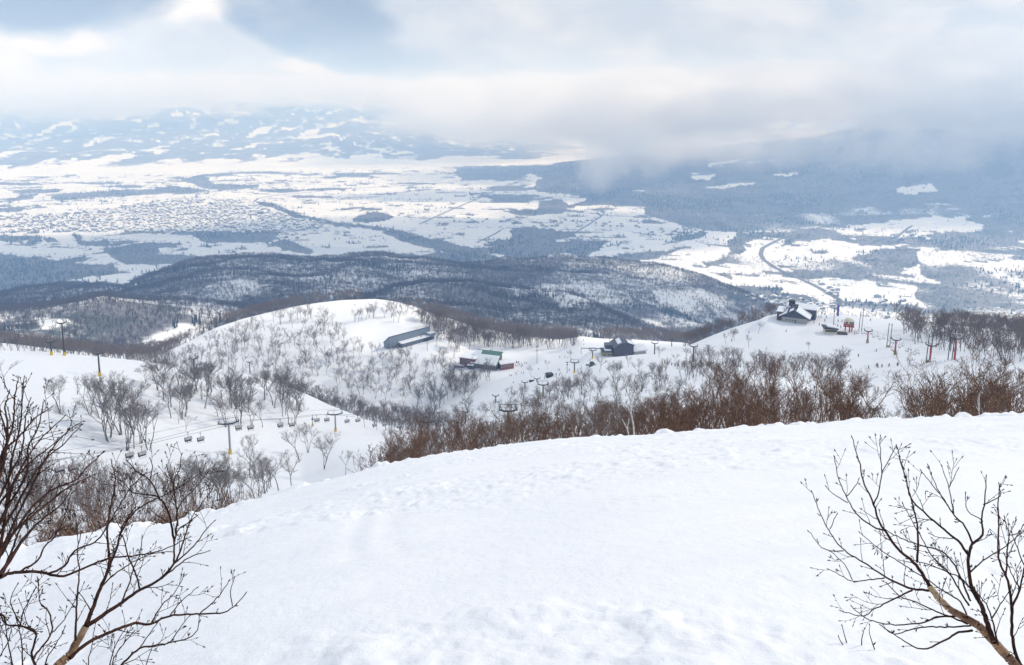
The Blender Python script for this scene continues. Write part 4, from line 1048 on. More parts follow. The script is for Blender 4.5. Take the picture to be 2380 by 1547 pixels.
f = MB().box(-4.5, 1.2, 6, 10, 9, 13.6).build('cupola', 'navy', hu); MB().box(-5, 1.7, 5.5, 10.5, 13.62, 14.1).build('cap', 'dark', f); MB().box(-3.8, .6, 5.9, 5.98, 11.8, 13).build('pane', 'steel', f)
MB().box(-7, -2, 12.2, 17, 11.5, 16.5).build('chimney', 'dark', hu)

# --- drive hut and red terminal of the small lift
p, yaw, mp = spot(1930, 775)
kh = thing('lift_hut', 'small cream lift hut with a dark window band and snow on its roof', 'hut', p, yaw + R(12))
MB().box(-4, 3.5, -2.2, 3, -1, 2.9).build('wall', 'cream', kh); MB().box(-3.6, 3.2, -2.32, -2.21, 1.4, 2.6).build('window', 'glass', kh)
MB().prism([(-4.8, 3.6), (4.2, 2.92), (4.2, 3.4), (-4.8, 4.5)], -3, 3.8, 'y').build('roof', 'dark', kh); MB().prism([(-2.5, 4.3), (3.8, 3.55), (3.8, 4.1), (-2.5, 5.2)], -2, 3.4, 'y').build('snow_cover', 'snow', kh, .12)
MB().box(4, 9.5, -2.5, 1.2, -1, 1.1).build('platform', 'brown', kh)
p, yaw, mp = spot(1972, 770)
rt = thing('lift_terminal', 'red legged lift terminal with a rounded cream housing', 'lift station', p, yaw)
bm_ = bmesh.new(); bmesh.ops.create_uvsphere(bm_, u_segments=16, v_segments=8, radius=1.0)
for v_ in bm_.verts: v_.co = (v_.co.x * 3.1, v_.co.y * 4.2, 6.2 + max(v_.co.z, -.55) * 2.0)
e = bpy.data.meshes.new('housing'); bm_.to_mesh(e); bm_.free(); e.materials.append(M_['cream']); link(bpy.data.objects.new('housing', e), rt)
for sx_ in (-1, 1): MB().tube((sx_ * 1.1, -4.1, 6.3), (sx_ * 1.1, -3.6, 6.3), .55, n=10).build('round_window', 'glass', rt)
MB().box(-3, 3, -2.5, 2.5, 4.2, 5.1).build('frame', 'red', rt)
for sx_ in (-1.9, 1.9): MB().tube((sx_, 0, -1), (sx_, 0, 4.3), .38).build('leg', 'red', rt)
MB().box(-3.2, 3.2, -2.6, -2.51, 3.1, 4.1).build('bumper', 'red', rt)
p, yaw, mp = spot(1972, 750)
wb = thing('notice_board', 'white notice board on two posts behind the cream terminal', 'board', p, yaw)
MB().box(-1.6, 1.6, -.08, .08, .9, 3.2).build('panel', 'white', wb)
for sx_ in (-1.3, 1.3): MB().tube((sx_, .16, -.5), (sx_, .16, 3.0), .07).build('post', 'steel', wb)

p, yaw, mp = spot(2060, 742)
bs_ = thing('arched_shed', 'black shed with open arches at the edge of the right hilltop', 'shed', p, yaw)
MB().box(-7, 7, 0, 6, 2.6, 3.4).build('wall', 'black', bs_); bs_.scale = (.8, .8, .8)
for k in range(5): MB().box(-7 + k * 3.25, -6 + k * 3.25, 0, 1, -1, 2.59).build('post', 'black', bs_)
MB().prism([(-8, 3.42), (8, 3.42), (3, 6.4), (-4, 6.4)], -.6, 6.6, 'y').build('roof', 'black', bs_)
MB().box(-13, -7.1, 1, 5, -1, 2.2).build('deck', 'ochre', bs_)
p2 = p + Vector((math.sin(-yaw) * 22 + 3, math.cos(-yaw) * 22, 0)); p2.z = float(ground(p2.x, p2.y))
gs = thing('gondola_station', 'grey slant roofed station half hidden beyond the black shed', 'building', p2, yaw)
zz = max(0.0, (p.z - p2.z))
gs.scale = (.75, .75, .75); zz *= .8
MB().box(-9, 14, 0, 12, -2, zz + 3.5).build('wall', 'teal', gs); MB().prism([(-16, zz + 3.6), (4, zz + 8.5), (15, zz + 3.6), (15, zz + 4.2), (4, zz + 9.2), (-16, zz + 4.2)], -1, 13, 'y').build('roof', 'slate', gs)
MB().prism([(-3, zz + 7.5), (4, zz + 9.3), (4, zz + 10), (-3, zz + 8.4)], -1, 8, 'y').build('snow_cover', 'snow', gs, .1)
p, yaw, mp = spot(1947, 736)
bn = thing('banner', 'tall violet banner standing on the crest of the right hill', 'banner', p, yaw)
MB().box(-.75, .75, -.25, .25, .3, 8.6).build('panel', 'purple', bn, .1); MB().tube((0, 0, -.5), (0, 0, .5), .15).build('foot', 'dark', bn)

# --- masts
def mast(x, yb, ht, label, kind='light', rmin=380, name='lamp_mast', group=None):
    p, yaw, mp = spot(x, yb, rmin); H = ht * mp
    o = thing(name, label, 'mast', p, yaw, group)
    if kind == 'pair':
        for s_ in (-.75, .75):
            MB().tube((s_, 0, -1), (s_ + .5, 0, H), .21, .15).build('pole', 'dark', o)
        if 2050 < x < 2180: MB().box(-1.0, 1.0, -.25, .25, .2, 1.1).build('padding', 'ochre', o)
        MB().tube((-.5, 0, H * .93), (1.1, 0, H * .93), .08).build('crossbar', 'dark', o)
    else:
        MB().tube((0, 0, -1), (0, 0, H), .24, .15).build('pole', 'dark', o)
        MB().box(-.9, .9, -.25, .25, H - .5, H).build('lamp_head', 'dark', o)
        MB().box(-.4, .4, -.3, .3, H * .72, H * .72 + .9).build('junction_box', 'dark', o)
for a in ((1999, 770, 45, 'pair of dark poles nearest to the red terminal'), (2064, 808, 54, 'pair of dark poles between the two upper red lift towers'), (2155, 862, 62, 'pair of dark poles left of the red tower in the bushes'), (2203, 890, 68, 'pair of dark poles left of the lowest red tower')):
    mast(*a, kind='pair')
for a in ((1937, 762, 50, 'single dark pole above the small cream lift hut'), (993, 816, 42, 'tall dark mast before the blue slanted station'), (1031, 777, 28, 'dark mast right of the blue slanted station'), (1248, 846, 44, 'tall dark mast right of the brick red lodge'),
          (1416, 800, 33, 'dark mast behind the dark lift station'), (1318, 868, 28, 'dark mast left of the lift tower on the busy piste'), (1488, 824, 20, 'short mast at the right end of the dark lift station'), (1328, 762, 12, 'stub mast over the brown wood behind the lodge')):
    mast(*a)

# --- T shaped lift towers
def t_tower(x, yb, ht, label, col='dark', foot='yellow', arm=2.6, rmin=380, frame=False, group=None):
    p, yaw, mp = spot(x, yb, rmin); H = ht * mp
    o = thing('lift_tower', label, 'lift tower', p, yaw, group)
    MB().tube((0, 0, -1), (0, 0, H), .42, .32, 8).build('pole', col, o)
    MB().prism([(-arm, H + .55), (-arm * .4, H), (arm * .4, H), (arm, H + .55), (arm, H + .15), (arm * .4, H - .5), (-arm * .4, H - .5), (-arm, H + .15)], -.3, .3, 'y').build('crossarm', 'dark' if col != 'red' else 'slate', o)
    for s_ in (-1, 1):
        w = MB().box(s_ * arm - .2, s_ * arm + .2, -1.6, 1.6, H + .56, H + .85)
        w.build('sheave_train', 'dark', o)
    if frame:
        MB().tube((-arm * .8, 0, H + .6), (-arm * .95, 0, H + 2.2), .09).tube((arm * .8, 0, H + .6), (arm * .95, 0, H + 2.2), .09).tube((-arm * 1.05, 0, H + 2.2), (arm * 1.05, 0, H + 2.2), .1).tube((-arm * .3, 0, H + .1), (0, 0, H + 2.2), .07).build('lifting_frame', 'dark' if col != 'red' else 'white', o)
    if foot:
        MB().tube((0, 0, -.8), (0, 0, 2.0 if H > 6 else 1.2), .72, .68, 10).build('padding', foot, o)
    MB().tube((.5, .1, 0), (.42, .1, H), .05, n=4).build('ladder', 'steel', o)
    return p + Vector((0, 0, H + .9)), yaw, arm
RT = [t_tower(x, yb, h_, lb, 'red', ft, 2.1, frame=True) for x, yb, h_, lb, ft in ((1974, 773, 20, 'small red lift tower touching the cream terminal', None), (2016, 798, 27, 'uppermost free standing red lift tower', 'ochre'), (2080, 825, 33, 'second red lift tower with an ochre foot', 'ochre'),
      (2159, 865, 37, 'third red lift tower, standing behind thin bushes', None), (2212, 910, 46, 'lowest red lift tower, half hidden by the fan shaped birch', None))]
for x, yb, h_, lb, rm in ((150, 827, 70, 'tall dark pylon on the left ridge crest', 380), (120, 826, 28, 'faint small pylon left of the tall dark pylon', 380), (232, 875, 50, 'dark T shaped tower with a yellow foot on the left ridge', 380), (452, 868, 34, 'dark T shaped tower on the ridge above the upper wood', 380),
                      (581, 869, 27, 'dark T shaped tower with a ladder frame on the ridge crest', 380), (710, 910, 17, 'dark T shaped tower sunk in the ravine trees', 380), (1021, 977, 20, 'small T shaped tower beside the narrow piste', 380), (1082, 985, 30, 'T shaped tower at the bend of the narrow piste', 380),
                      (1152, 938, 19, 'small T shaped tower above the grey wood', 380), (1220, 904, 16, 'short T shaped tower left of the dark chair garage', 380), (1248, 889, 9, 'lowest stub of a T shaped tower beside the chair garage', 380), (1521, 824, 27, 'T shaped tower right of the dark lift station', 380),
                      (1561, 806, 18, 'T shaped tower in the wood right of the dark lift station', 380), (1611, 842, 38, 'dark braced T shaped tower at the foot of the hut slope', 380)):
    t_tower(x, yb, h_, lb, 'dark', 'yellow' if x < 500 else None, 2.2, rm)
# dark shed of the small lift
p, yaw, mp = spot(1277, 878)
cg = thing('chair_garage', 'small dark garage of the old lift beside the busy piste', 'shed', p, yaw + R(20))
cg.scale = (.6, .6, .75)
MB().box(-4, 4, -2, 3, 0, 3).build('wall', 'black', cg); MB().prism([(-5, 3.02), (5, 3.02), (4, 4.4), (-3, 4.4)], -2.8, 3.6, 'y').build('roof', 'dark', cg); MB().tube((-6, 0, -1), (-6, 0, 3.2), .3).build('post', 'dark', cg)
p, yaw, mp = spot(1236, 888)
cg = thing('kiosk', 'tiny dark kiosk between two stub towers', 'shed', p, yaw)
MB().box(-2, 2, -1.5, 1.5, 0, 2.2).build('wall', 'dark', cg); MB().box(-2.3, 2.3, -1.8, 1.8, 2.22, 2.6).build('roof', 'snow', cg, .1)
p, yaw, mp = spot(1374, 852)
cg = thing('snow_groomer', 'grey snow groomer parked below the dark lift station', 'vehicle', p, yaw + R(30))
MB().box(-3, 3, -1.6, 1.6, .9, 1.6).build('body', 'steel', cg, .1); MB().box(-.6, 1.8, -1.3, 1.3, 1.62, 3.2).build('cab', 'glass', cg, .15)
for s_ in (-1, 1): MB().prism([(-3, .3), (-2.4, 0), (2.4, 0), (3, .3), (2.6, 1.0), (-2.6, 1.0)], s_ * 2.3 - .55, s_ * 2.3 + .55, 'y').build('track', 'black', cg)
MB().box(3.2, 3.6, -2.6, 2.6, .1, 1.3).build('blade', 'steel', cg)

# --- the chairlift with hooded chairs
LIFT_T = [(535, 1056, 80, 330, 'near blue grey lift tower with a yellow foot, chairlift of the hooded chairs', 'steel'), (780, 1004, 47, 415, 'second blue grey lift tower with a yellow foot', 'steel'), (995, 1016, 42, 405, 'lift tower half hidden behind the end of the ridge trees', 'steel'),
          (1181, 982, 32, 380, 'grey lift tower over the grey wood', 'dark'), (1262, 922, 32, 380, 'grey lift tower before the busy piste', 'dark'), (1335, 868, 29, 380, 'grey lift tower on the busy piste', 'dark'), (1377, 834, 22, 380, 'topmost grey lift tower next to the dark lift station', 'dark')]
for x, yb, h_, rm, lb, cl in LIFT_T:
    t_tower(x, yb, h_ * .93, lb, cl, 'yellow', 3.9 if x < 1100 else 3.0, 200, True)
p, yaw, mp = spot(727, 990, 300)
mm = thing('signal_post', 'short dark post with a yellow pad beside the second lift tower', 'post', p, yaw)
MB().tube((0, 0, -1), (0, 0, 6.2), .2, .12).build('pole', 'dark', mm); MB().box(-.6, .6, -.3, .3, 3.2, 4.4).build('control_box', 'steel', mm); MB().tube((0, 0, -.5), (0, 0, 1.7), .4).build('padding', 'yellow', mm)

def chair_proto():
    W = 1.35
    arc_ = [(0.95 * math.cos(R(a)), 1.15 + 0.95 * math.sin(R(a))) for a in range(0, 181, 15)]
    P = {}
    P['hood'] = MB().prism([(a * 1.0, z_) for a, z_ in arc_] + [(a * .94, 1.15 + (z_ - 1.15) * .94) for a, z_ in arc_[::-1]], -W, W, 'x').mesh('hood', 'grey_hood')
    P['seat'] = MB().box(-W, W, -.25, .45, .28, .42).box(-W, W, .36, .50, .42, 1.15).mesh('seat', 'seat')
    P['footrest'] = MB().tube((-W, -.7, -.15), (W, -.7, -.15), .05).tube((-W * .9, .1, .9), (-W * .9, -.7, -.15), .04).tube((W * .9, .1, .9), (W * .9, -.7, -.15), .04).mesh('footrest', 'dark')
    P['hanger'] = MB().tube((0, .05, 2.05), (0, .25, 3.6), .08).tube((-W, .1, 2.0), (W, .1, 2.0), .06).tube((-.45, .25, 3.75), (.45, .25, 3.75), .12).tube((0, .25, 3.55), (0, .25, 3.8), .12).mesh('hanger', 'dark')
    P['end_panel'] = MB().prism([(a * .92, 1.15 + (z_ - 1.15) * .92) for a, z_ in arc_], -W + .06, -W + .1, 'x').prism([(a * .92, 1.15 + (z_ - 1.15) * .92) for a, z_ in arc_], W - .1, W - .06, 'x').mesh('end_panel', 'seat')
    return P
CP = chair_proto()
CH_L = [(140, 1100, 238), (302, 1066, 265), (438, 1028, 292), (555, 1000, 312), (652, 994, 340), (737, 982, 372), (807, 984, 395), (871, 993, 430), (927, 996, 450), (1020, 1003, 470), (1097, 1009, 480)]
CH_R = [(171, 1096, 244), (331, 1063, 271), (467, 1028, 299), (583, 1000, 319), (679, 993, 348), (760, 981, 380), (832, 982, 403), (894, 991, 438), (979, 993, 458), (1061, 1009, 474), (1079, 1009, 478)]
UP = [(1164, 964, 500), (1192, 947, 520), (1243, 910, 565), (1258, 910, 568), (1267, 895, 600), (1281, 896, 602), (1287, 884, 620), (1301, 884, 622), (1307, 869, 640), (1326, 852, 680), (1340, 852, 682), (1356, 842, 700), (1359, 831, 715), (1372, 831, 716), (1389, 825, 730)]
CHN = 0
def chair(x, y, r, label, group, riders=0):
    """(x, y): lowest point of the hanging chair"""
    p = at(x, y, r); az_ = math.atan2(p.x, p.y)
    o = thing('lift_chair', label, 'chairlift chair', p + Vector((0, 0, .15)), -az_ + R(18) + rng0.uniform(-.05, .05), group); o.scale = (.88, .88, .88)
    for nm, e_ in CP.items(): link(bpy.data.objects.new(nm, e_), o)
    return p + Vector((.25 * math.sin(az_), .25 * math.cos(az_), 3.9)), o
ordn = ['nearest', 'second', 'third', 'fourth', 'fifth', 'sixth', 'seventh', 'eighth', 'ninth', 'tenth', 'last']
gl, gr_ = [], []
RIDE = []
for i, c in enumerate(CH_L):
    q_, o_ = chair(*c, '%s hooded chair from the left on the outer rope' % ordn[i], 'hooded chairs on the chairlift'); gl.append(q_); RIDE.append(o_)
for i, c in enumerate(CH_R):
    q_, o_ = chair(*c, '%s empty hooded chair from the left on the inner rope' % ordn[i], 'hooded chairs on the chairlift'); gr_.append(q_)
for i, c in enumerate(UP):
    chair(*c, 'small hooded chair over the busy piste, between the grey wood and the dark lift station', 'hooded chairs over the busy piste')

def cable(pts, label, rad=.055, name='lift_cable', group=None):
    segs = [(tuple(a), tuple(b), rad, rad) for a, b in zip(pts[:-1], pts[1:])]
    V, F = tubes(segs, 4)
    o = bpy.data.objects.new(name, mesh_from(name, V, F, M_['dark'])); link(o); tag(o, label, 'cable', group)
gl = [at(-260, 1160, 190) + Vector((0, 0, 3.5))] + gl; gr_ = [at(-200, 1154, 196) + Vector((0, 0, 3.5))] + gr_
cable(gl, 'outer haul rope carrying the row of hooded chairs'); cable(gr_, 'inner haul rope carrying the empty hooded chairs')
cable([at(-200, 1100, 200), at(200, 1040, 262), at(535, 968, 329), at(780, 951, 414)], 'thin signal line strung above the haul ropes of the hooded chairs', .04)

# --- small double chairs of the red lift
def small_proto():
    P = {}
    P['seat'] = MB().box(-.65, .65, -.25, .3, .3, .4).box(-.65, .65, .25, .33, .4, 1.0).mesh('seat', 'white')
    P['frame'] = MB().tube((-.65, .1, .35), (-.65, .1, 1.9), .05).tube((.65, .1, .35), (.65, .1, 1.9), .05).tube((-.65, .1, 1.9), (.65, .1, 1.9), .05).tube((0, .1, 1.9), (0, .1, 3.4), .05).mesh('frame', 'steel')
    return P
SP = small_proto()
cnt = 0
prevs = []
for zx, zy in ((70, 490), (92, 490), (142, 492), (176, 494), (237, 494), (262, 530), (302, 522), (326, 553), (367, 547), (430, 570), (465, 592), (503, 588), (535, 640), (571, 625), (612, 680), (650, 665), (692, 716), (733, 705), (850, 775), (905, 790), (965, 845), (1010, 835)):
    x, y = 1972.5 + zx * .2193, 670.6 + zy * .2193
    g_ = hit(x, y + 14, 380); r = math.hypot(g_.x, g_.y) - 8
    p = at(x, y, r)
    o = thing('double_chair', 'white double chair hanging from the red lift line', 'chairlift chair', p, -math.atan2(p.x, p.y) + R(-25), 'white double chairs on the red lift')
    for nm, e_ in SP.items(): link(bpy.data.objects.new(nm, e_), o)
for s_ in (-1, 1):
    pts = []
    for (tp, yw, am) in RT:
        pts.append(tp + Vector((math.cos(yw) * am * s_, math.sin(yw) * am * s_, .1)))
    cable(pts, ('left' if s_ < 0 else 'right') + ' hand rope of the red lift', .03)

# ------------------------------------------------------------------ people
def body_mesh(name, joints, edges, radii, mats, zones):
    e = bpy.data.meshes.new(name + '_skin'); e.from_pydata(joints, edges, [])
    o = bpy.data.objects.new(name, e); COL.objects.link(o)
    md = o.modifiers.new('skin', 'SKIN'); md.use_smooth_shade = True
    for i, r_ in enumerate(radii): e.skin_vertices[0].data[i].radius = (r_, r_)
    e.skin_vertices[0].data[0].use_root = True
    sb = o.modifiers.new('sub', 'SUBSURF'); sb.levels = 1; sb.render_levels = 1
    dg = bpy.context.evaluated_depsgraph_get(); out = bpy.data.meshes.new_from_object(o.evaluated_get(dg))
    bpy.data.objects.remove(o)
    out.name = name
    out.materials.clear()
    for m_ in mats: out.materials.append(m_)
    for pl_ in out.polygons: pl_.material_index = zones(pl_.center)
    return out
J_stand = [(0, 0, .92), (0, 0, 1.15), (0, 0, 1.40), (0, 0, 1.52), (0, -.01, 1.66), (.19, 0, 1.38), (.30, -.05, 1.12), (.34, -.22, .95), (-.19, 0, 1.38), (-.30, -.05, 1.12), (-.34, -.22, .95),
           (.10, 0, .85), (.13, -.06, .48), (.14, .02, .08), (.14, -.14, .04), (-.10, 0, .85), (-.13, -.06, .48), (-.14, .02, .08), (-.14, -.14, .04)]
J_E = [(0, 1), (1, 2), (2, 3), (3, 4), (2, 5), (5, 6), (6, 7), (2, 8), (8, 9), (9, 10), (0, 11), (11, 12), (12, 13), (13, 14), (0, 15), (15, 16), (16, 17), (17, 18)]
J_R = [.17, .17, .17, .07, .13, .10, .075, .06, .10, .075, .06, .12, .095, .08, .06, .12, .095, .08, .06]
def bend(J, f): return [tuple(f(*j)) for j in J]
J_ski = bend(J_stand, lambda x, y, z: (x, y - .22 * max(0, z - .9) - (.12 if .3 < z < .6 else 0), z * .90))
J_sit = [(0, 0, .55), (0, .05, .78), (0, .08, 1.02), (0, .07, 1.14), (0, .05, 1.28), (.19, .08, 1.0), (.27, -.02, .78), (.20, -.25, .72), (-.19, .08, 1.0), (-.27, -.02, .78), (-.20, -.25, .72),
         (.10, -.05, .52), (.13, -.48, .50), (.14, -.52, .08), (.14, -.66, .04), (-.10, -.05, .52), (-.13, -.48, .50), (-.14, -.52, .08), (-.14, -.66, .04)]
JC = {'black': (.02, .02, .025), 'navy': (.03, .045, .10), 'red': (.30, .03, .03), 'teal': (.04, .22, .24), 'yellow': (.5, .36, .05), 'grey': (.12, .12, .13), 'green': (.06, .14, .06), 'orange': (.45, .13, .03)}
JM = {k: paint(k + '_cloth', v_, .8, .2, 6) for k, v_ in JC.items()}
BODY = {}
def get_body(pose, jc, pc):
    k = (pose, jc, pc)
    if k not in BODY:
        J = {'stand': J_stand, 'ski': J_ski, 'sit': J_sit}[pose]
        hz = {'stand': (.90, 1.55), 'ski': (.80, 1.40), 'sit': (.60, 1.17)}[pose]
        BODY[k] = body_mesh('person_body', J, J_E, J_R, [JM[pc], JM[jc], M_['skin']], lambda c: 0 if c.z < hz[0] else (1 if c.z < hz[1] else 2))
    return BODY[k]
HELM = None
def gear_meshes():
    bm_ = bmesh.new(); bmesh.ops.create_uvsphere(bm_, u_segments=10, v_segments=6, radius=.15)
    for v_ in bm_.verts: v_.co.z = max(v_.co.z, -.03) * 1.1
    h_ = bpy.data.meshes.new('helmet'); bm_.to_mesh(h_); bm_.free(); h_.materials.append(M_['dark'])
    s_ = MB().prism([(-.85, .02), (.75, .02), (.9, .12), (.75, .05), (-.85, .05)], -.05, .05, 'x')
    s_.bm.transform(Matrix.Rotation(R(180), 4, 'Z')) if False else None
    return h_, s_.mesh('ski', 'red'), MB().prism([(-.78, .02), (.78, .02), (.86, .10), (.76, .06), (-.76, .06), (-.86, .10)], -.14, .14, 'y').mesh('snowboard', 'navy')
HELM, SKI, BOARD = gear_meshes()
HEADZ = {'stand': (0, -.01, 1.70), 'ski': (0, -.20, 1.53), 'sit': (0, .05, 1.32)}
def person(loc, pose, jc, pc, label, group=None, rz=0.0, gear='ski', scale=1.0):
    o = thing('person', label, 'person', loc, rz, group); o.scale = (scale,) * 3
    link(bpy.data.objects.new('body', get_body(pose, jc, pc)), o)
    h_ = bpy.data.objects.new('helmet', HELM); h_.location = HEADZ[pose]; link(h_, o)
    if gear == 'ski':
        for s_ in (-.14, .14):
            k = bpy.data.objects.new('ski', SKI); k.location = (s_, 0, -.01); link(k, o)
            k = bpy.data.objects.new('ski_pole', POLE); k.location = (s_ * 2.5, 0, 0); link(k, o)
    elif gear == 'board':
        k = bpy.data.objects.new('snowboard', BOARD); k.location = (0, 0, -.02); link(k, o)
    return o
POLE = MB().tube((0, -.2, .9), (0, .1, 0), .02, n=4).mesh('ski_pole', 'dark')
def skier(x, y, label, jc='black', pc='black', group=None, rmin=380, pose='stand', gear='ski'):
    p = hit(x, y, rmin)
    if p is None: return
    person(p, pose, jc, pc, label, group, rng0.uniform(0, 6.28), gear, 1.0)
cols = ['black', 'navy', 'grey', 'red', 'teal', 'black', 'navy', 'green', 'orange', 'black']
skier(699, 1138, 'skier in black at the edge of the near slope, left of two', 'black', 'black', None, 140, 'stand'); skier(708, 1137, 'skier in black at the edge of the near slope, right of two', 'grey', 'black', None, 140, 'stand')
skier(180, 917, 'lone skier in black on the left piste beside the big birch clump', 'black', 'navy', None, 200, 'ski')
skier(437, 851, 'tiny skier on the left ridge near the dark tower', 'black', 'black'); skier(825, 711, 'tiny skier on top of the round middle hill', 'black', 'black')
for i, (x, y) in enumerate(((1892, 752), (1904, 757), (1917, 748), (1916, 733), (1921, 739), (1903, 738), (1908, 739), (1948, 749), (1957, 749), (1977, 749), (2023, 747), (1942, 760), (1947, 760), (1954, 763), (1849, 753), (1862, 752), (1869, 752), (1986, 778))):
    skier(x, y, 'skier standing about between the hilltop hut and the black shed', cols[i % 10], cols[(i * 3) % 7], 'skiers around the hilltop hut', gear=('ski', 'board')[i % 3 == 0])
for x, y, lb, jc in ((1827, 772, 'two metre dark figure alone below the hilltop hut', 'black'), (1741, 775, 'small skier left of the bushy birch on the hut slope', 'grey'), (2036, 818, 'skier in dark clothes left of the second red tower', 'navy'), (1995, 830, 'skier in pale grey in the middle of the right piste', 'grey'),
                     (2036, 852, 'left skier of the pair on the right piste', 'black'), (2040, 852, 'right skier of the pair on the right piste', 'navy'), (2040, 867, 'skier in black just below the pair on the right piste', 'black'), (1974, 909, 'skier in mid turn at the right end of the clearing wood', 'black'),
                     (2046, 908, 'lower left skier seen through the thin bushes', 'navy'), (2082, 907, 'lower right skier seen through the thin bushes', 'black'), (2064, 878, 'skier in navy among the thin bush twigs', 'navy'), (2084, 875, 'skier in red among the thin bush twigs', 'red'), (2015, 915, 'skier hidden in the fine twigs of the lone birch', 'teal'),
                     (2127, 800, 'skier below the wood at the right edge', 'grey'), (2180, 806, 'farthest right skier below the wood', 'black'), (1193, 891, 'lone skier under the forked birch near the lodge', 'black'), (1036, 849, 'lone skier left of the brick red lodge', 'navy'), (946, 816, 'left skier below the blue slanted station', 'black'),
                     (957, 813, 'right skier below the blue slanted station', 'grey'), (1357, 803, 'lower skier on the flat snow top', 'black'), (1356, 793, 'upper skier on the flat snow top', 'navy')):
    skier(x, y, lb, jc, cols[(int(x) * 7) % 7], pose='ski')
for i in range(24):
    skier(rng0.uniform(1181, 1225), rng0.uniform(841, 854), 'skier in the crowd at the right end of the brick red lodge', cols[i % 10], cols[(i * 3) % 7], 'crowd of skiers at the lodge')
for i, (x, y) in enumerate(((1185, 875), (1189, 875), (1198, 869), (1201, 872), (1204, 864), (1212, 869), (1217, 869), (1252, 860), (1297, 862), (1300, 874), (1292, 872), (1301, 832), (1313, 832), (1320, 833), (1293, 873), (1300, 862), (1323, 863), (1343, 863), (1371, 839))):
    skier(x, y, 'skier on the busy piste between the lodge and the dark lift station', cols[i % 10], cols[(i * 3) % 7], 'skiers on the busy piste')
for i, (x, y) in enumerate(((1540, 846), (1545, 846), (1551, 847), (1561, 850), (1569, 851), (1576, 852), (1591, 853))):
    skier(x, y, 'skier in the row at the foot of the hut slope', cols[i % 10], cols[(i * 3) % 7], 'row of skiers at the foot of the hut slope')
for k, (o_, jc) in enumerate(zip((RIDE[0], RIDE[1], RIDE[2], RIDE[3], RIDE[4]), ('navy', 'teal', 'navy', 'yellow', 'red'))):
    for j in (-.8, 0, .8) if k in (0, 3) else (-.5, .5):
        loc = o_.location + Matrix.Rotation(o_.rotation_euler[2], 3, 'Z') @ Vector((j, -.02, -.12))
        nm = ['nearest', 'second', 'third', 'fourth', 'fifth'][k]
        person(loc, 'sit', jc, 'black', 'rider in %s seated under the hood of the %s chair on the outer rope' % (jc, nm), 'riders on the %s chair of the outer rope' % nm, o_.rotation_euler[2], 'none')

# ------------------------------------------------------------------ valley: roads, village, town
def ribbon(pts, width, label, name='road', m_='asphalt', rmin=2800, lift=1.2):
    P = []
    for (xa, ya), (xb, yb) in zip(pts[:-1], pts[1:]):
        n = max(2, int(math.hypot(xb - xa, yb - ya) / 5))
        for i in range(n):
            q_ = hit(xa + (xb - xa) * i / n, ya + (yb - ya) * i / n, rmin)
            if q_ is not None and (not P or (q_ - P[-1]).length > 4): P.append(q_)
    V, F = [], []
    for i, q_ in enumerate(P):
        a, b = P[max(0, i - 1)], P[min(len(P) - 1, i + 1)]
        d_ = Vector((b.x - a.x, b.y - a.y, 0)).normalized(); s_ = Vector((-d_.y, d_.x, 0)) * width / 2
        for k in (-1, 1):
            v_ = q_ + s_ * k; V.append((v_.x, v_.y, max(float(ground(v_.x, v_.y)), q_.z) + lift))
        if i: F.append((2 * i - 2, 2 * i - 1, 2 * i + 1, 2 * i))
    e = mesh_from(name, V, F, M_[m_]); o = bpy.data.objects.new(name, e); link(o); tag(o, label, kind='structure')
ribbon([(1952, 706), (1950, 697), (1935, 688), (1900, 668), (1870, 654), (1835, 640), (1800, 622), (1775, 605), (1768, 592), (1772, 578), (1790, 568), (1815, 556), (1830, 549)], 24, 'cleared valley road curving down to the village')
ribbon([(975, 522), (1040, 492), (1110, 463), (1170, 436), (1225, 415)], 16, 'straight road crossing the snowy fields')
ribbon([(1108, 565), (1150, 545), (1170, 532)], 14, 'short straight farm road on the plain')
ribbon([(1330, 545), (1365, 525), (1410, 495)], 14, 'farm road toward the dark forest')
ribbon([(1540, 570), (1600, 552), (1650, 540)], 14, 'farm road on the right plain')
ribbon([(2085, 552), (2105, 535), (2125, 522)], 18, 'cleared road climbing to the upper fields')
ribbon([(590, 470), (600, 462), (640, 455), (800, 440), (1000, 428), (1060, 424)], 22, 'line of the river bank road across the plain')

HOUSE_M = [paint('house_dark', (.19, .18, .19), .8), paint('house_brown', (.22, .17, .14), .8), paint('house_grey', (.30, .30, .31), .8), paint('house_cream', (.5, .45, .36), .8)]
def house_mesh(i, w=12, d_=9, h_=5):
    a = MB().prism([(-w / 2, -3), (w / 2, -3), (w / 2, h_), (0, h_ + 3.4), (-w / 2, h_)], -d_ / 2, d_ / 2, 'y').mesh('wall', HOUSE_M[i % 4])
    b = MB().prism([(-w / 2 - .8, h_ - .2), (0, h_ + 3.7), (w / 2 + .8, h_ - .2), (w / 2 + .8, h_ + .5), (0, h_ + 4.6), (-w / 2 - .8, h_ + .5)], -d_ / 2 - .8, d_ / 2 + .8, 'y').mesh('snow_roof', 'snow')
    c = MB().box(-w * .3, -w * .12, -d_ / 2 - .12, -d_ / 2 - .02, 1, 2.6).box(w * .1, w * .32, -d_ / 2 - .12, -d_ / 2 - .02, 1, 2.6).mesh('window_band', 'glass')
    return a, b, c
HP = [house_mesh(i, (12, 16, 22, 10)[i % 4], (9, 11, 12, 8)[i % 4], (5, 6, 8, 5)[i % 4]) for i in range(8)]
placed = []
